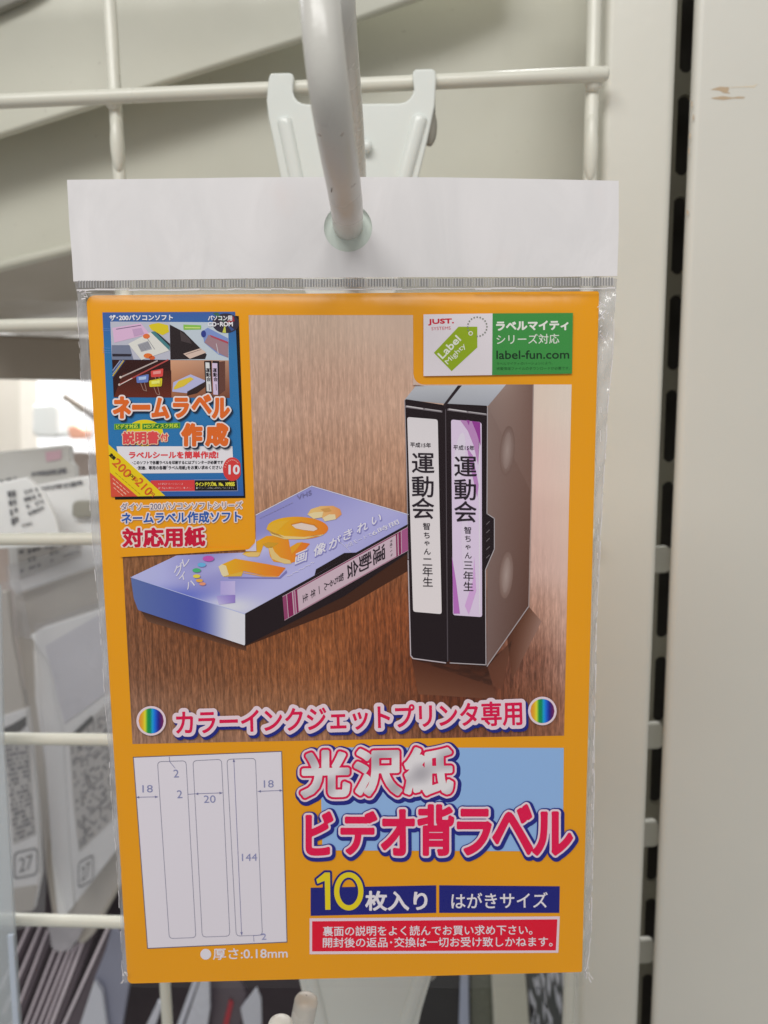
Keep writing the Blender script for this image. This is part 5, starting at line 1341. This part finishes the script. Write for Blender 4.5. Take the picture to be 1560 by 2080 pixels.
for k, (xa, ya, xb, yb, wd) in enumerate([(2, 2010, 64, 1872, 8), (8, 2060, 84, 1880, 9), (14, 2110, 98, 1890, 12), (34, 2130, 112, 1930, 10), (48, 2130, 128, 1930, 11), (62, 2130, 140, 1935, 10), (74, 2135, 152, 1930, 10), (86, 2135, 180, 1890, 14), (108, 2135, 222, 1884, 34)]):
    case(xa, ya, xb, yb, wd, 430 - k * 4, '%s leaning dark case from the left in the bottom bin, with a pale edge' % words[k], ew=4.5 if k < 7 else 6)
r = empty('grey_sleeve', at(190, 2090, 392), 'pale grey sleeve leaning at the bottom left beside the leaning cases', 'sleeve')
slab('sleeve', [(146, 2130), (190, 1995), (206, 2015), (222, 2130)], 392, 4, m_cdg, r, 0.8)
r = empty('grey_sleeve', at(235, 2090, 396), 'tall blue-grey sleeve directly left of the pack corner', 'sleeve')
slab('sleeve', [(190, 1990), (214, 1930), (226, 1884), (256, 1900), (262, 2000), (240, 2130), (222, 2130), (206, 2015)], 397, 4, painted('sleeve_slate', (104, 106, 120), 0.5, 0.4, 0.1), r, 0.8)
r = empty('folder', at(340, 2090, 392), 'pale folder edge under the card, right of the vertical wire', 'folder')
slab('leaf', [(288, 2130), (296, 2085), (320, 2035), (330, 2040), (300, 2130)], 392, 3, m_cdg, r, 0.6)
slab('leaf', [(345, 2130), (360, 2080), (398, 1975), (410, 1975), (372, 2080), (358, 2130)], 390, 3, m_cdg, r, 0.6)
slab('leaf', [(362, 2130), (376, 2080), (412, 1975), (424, 1975), (426, 2050), (414, 2130)], 388, 3, m_cdg, r, 0.6)
r = empty('dark_cover', at(440, 2090, 396), 'charcoal cover with a red stripe beneath the card', 'cover')
slab('cover', [(426, 1960), (470, 1960), (500, 2020), (480, 2130), (430, 2130)], 398, 4, m_cd, r, 0.6)
slab('red_stripe', [(452, 2085), (466, 2030), (474, 2036), (462, 2090)], 397, 0.6, m_red, r)
r = empty('white_card', at(505, 2080, 394), 'small pale card poking out left of the lower hook plate', 'card')
slab('card', [(488, 2050), (520, 2008), (530, 2030), (532, 2130), (512, 2130), (494, 2080)], 394, 2, m_cdg, r, 0.6)
# right of the lower hook
r = empty('colour_pack', at(800, 2090, 400), 'blurred pack with yellow and blue print right of the lower hook plate', 'pack')
slab('pack', [(756, 1960), (850, 1960), (850, 2130), (740, 2130)], 402, 8, painted('pack_mauve', (92, 84, 96), 0.5, 0.5, 0.1), r, 1.0)
slab('yellow_print', [(778, 1990), (800, 1985), (802, 2038), (774, 2040)], 401, 0.6, painted('print_yellow', (140, 112, 30), 0.5, 0.5, 0.1), r)
slab('blue_print', [(806, 2040), (836, 2046), (834, 2075), (810, 2070)], 401, 0.6, painted('print_blue', (64, 72, 120), 0.5, 0.5, 0.1), r)
o = slab('black_box', [(852, 1950), (936, 1950), (936, 2140), (848, 2140)], 398, 12, m_blk, None, 1.0); tag(o, 'black box seen below the pack, right of the yellow and blue pack', 'box')
o = slab('glass_strip', [(936, 1950), (952, 1950), (954, 2140), (930, 2140)], 396, 6, painted('strip_slate', (120, 126, 142), 0.5, 0.2, 0.1), None, 1.0); tag(o, 'slim blue-grey strip right beside the black box', 'strip')
o = slab('olive_strip', [(954, 1950), (998, 1950), (1003, 2140), (956, 2140)], 400, 8, painted('frame_olive', (74, 76, 66), 0.5, 0.3, 0.15), None, 1.0); tag(o, 'dark olive strip left of the beige strip below the card', 'strip')
o = slab('beige_strip', [(999, 1950), (1066, 1950), (1080, 2140), (1005, 2140)], 388, 10, m_panel, None, 1.5); tag(o, 'beige upright strip below the right part of the card', 'strip')
r = empty('patterned_wrap', at(1110, 2090, 392), 'black and silver streaked wrapping between beige strip and right wire', 'wrapping')
slab('wrap', [(1068, 1950), (1150, 1950), (1150, 2140), (1082, 2140)], 392, 5, painted('wrap_dark', (60, 62, 62), 0.5, 0.3, 0.2), r, 0.6)
rr_ = random.Random(9)
for k in range(22):
    x = rr_.uniform(1072, 1140); y = rr_.uniform(1950, 2120); l_ = rr_.uniform(30, 60); w2 = rr_.uniform(3, 7); s_ = rr_.uniform(0.0, 0.25)
    slab('silver_streak', [(x, y), (x + w2 * .5, y - 6), (x + w2 + l_ * s_, y + l_ * .5), (x + w2 * .6 + l_ * s_, y + l_), (x + l_ * s_ * .7, y + l_ * .6)], 391.3, 0.5, m_cdg, r)
print('objects', len(S.objects), 'verts', sum(len(o.data.vertices) for o in S.objects if o.type == 'MESH'))
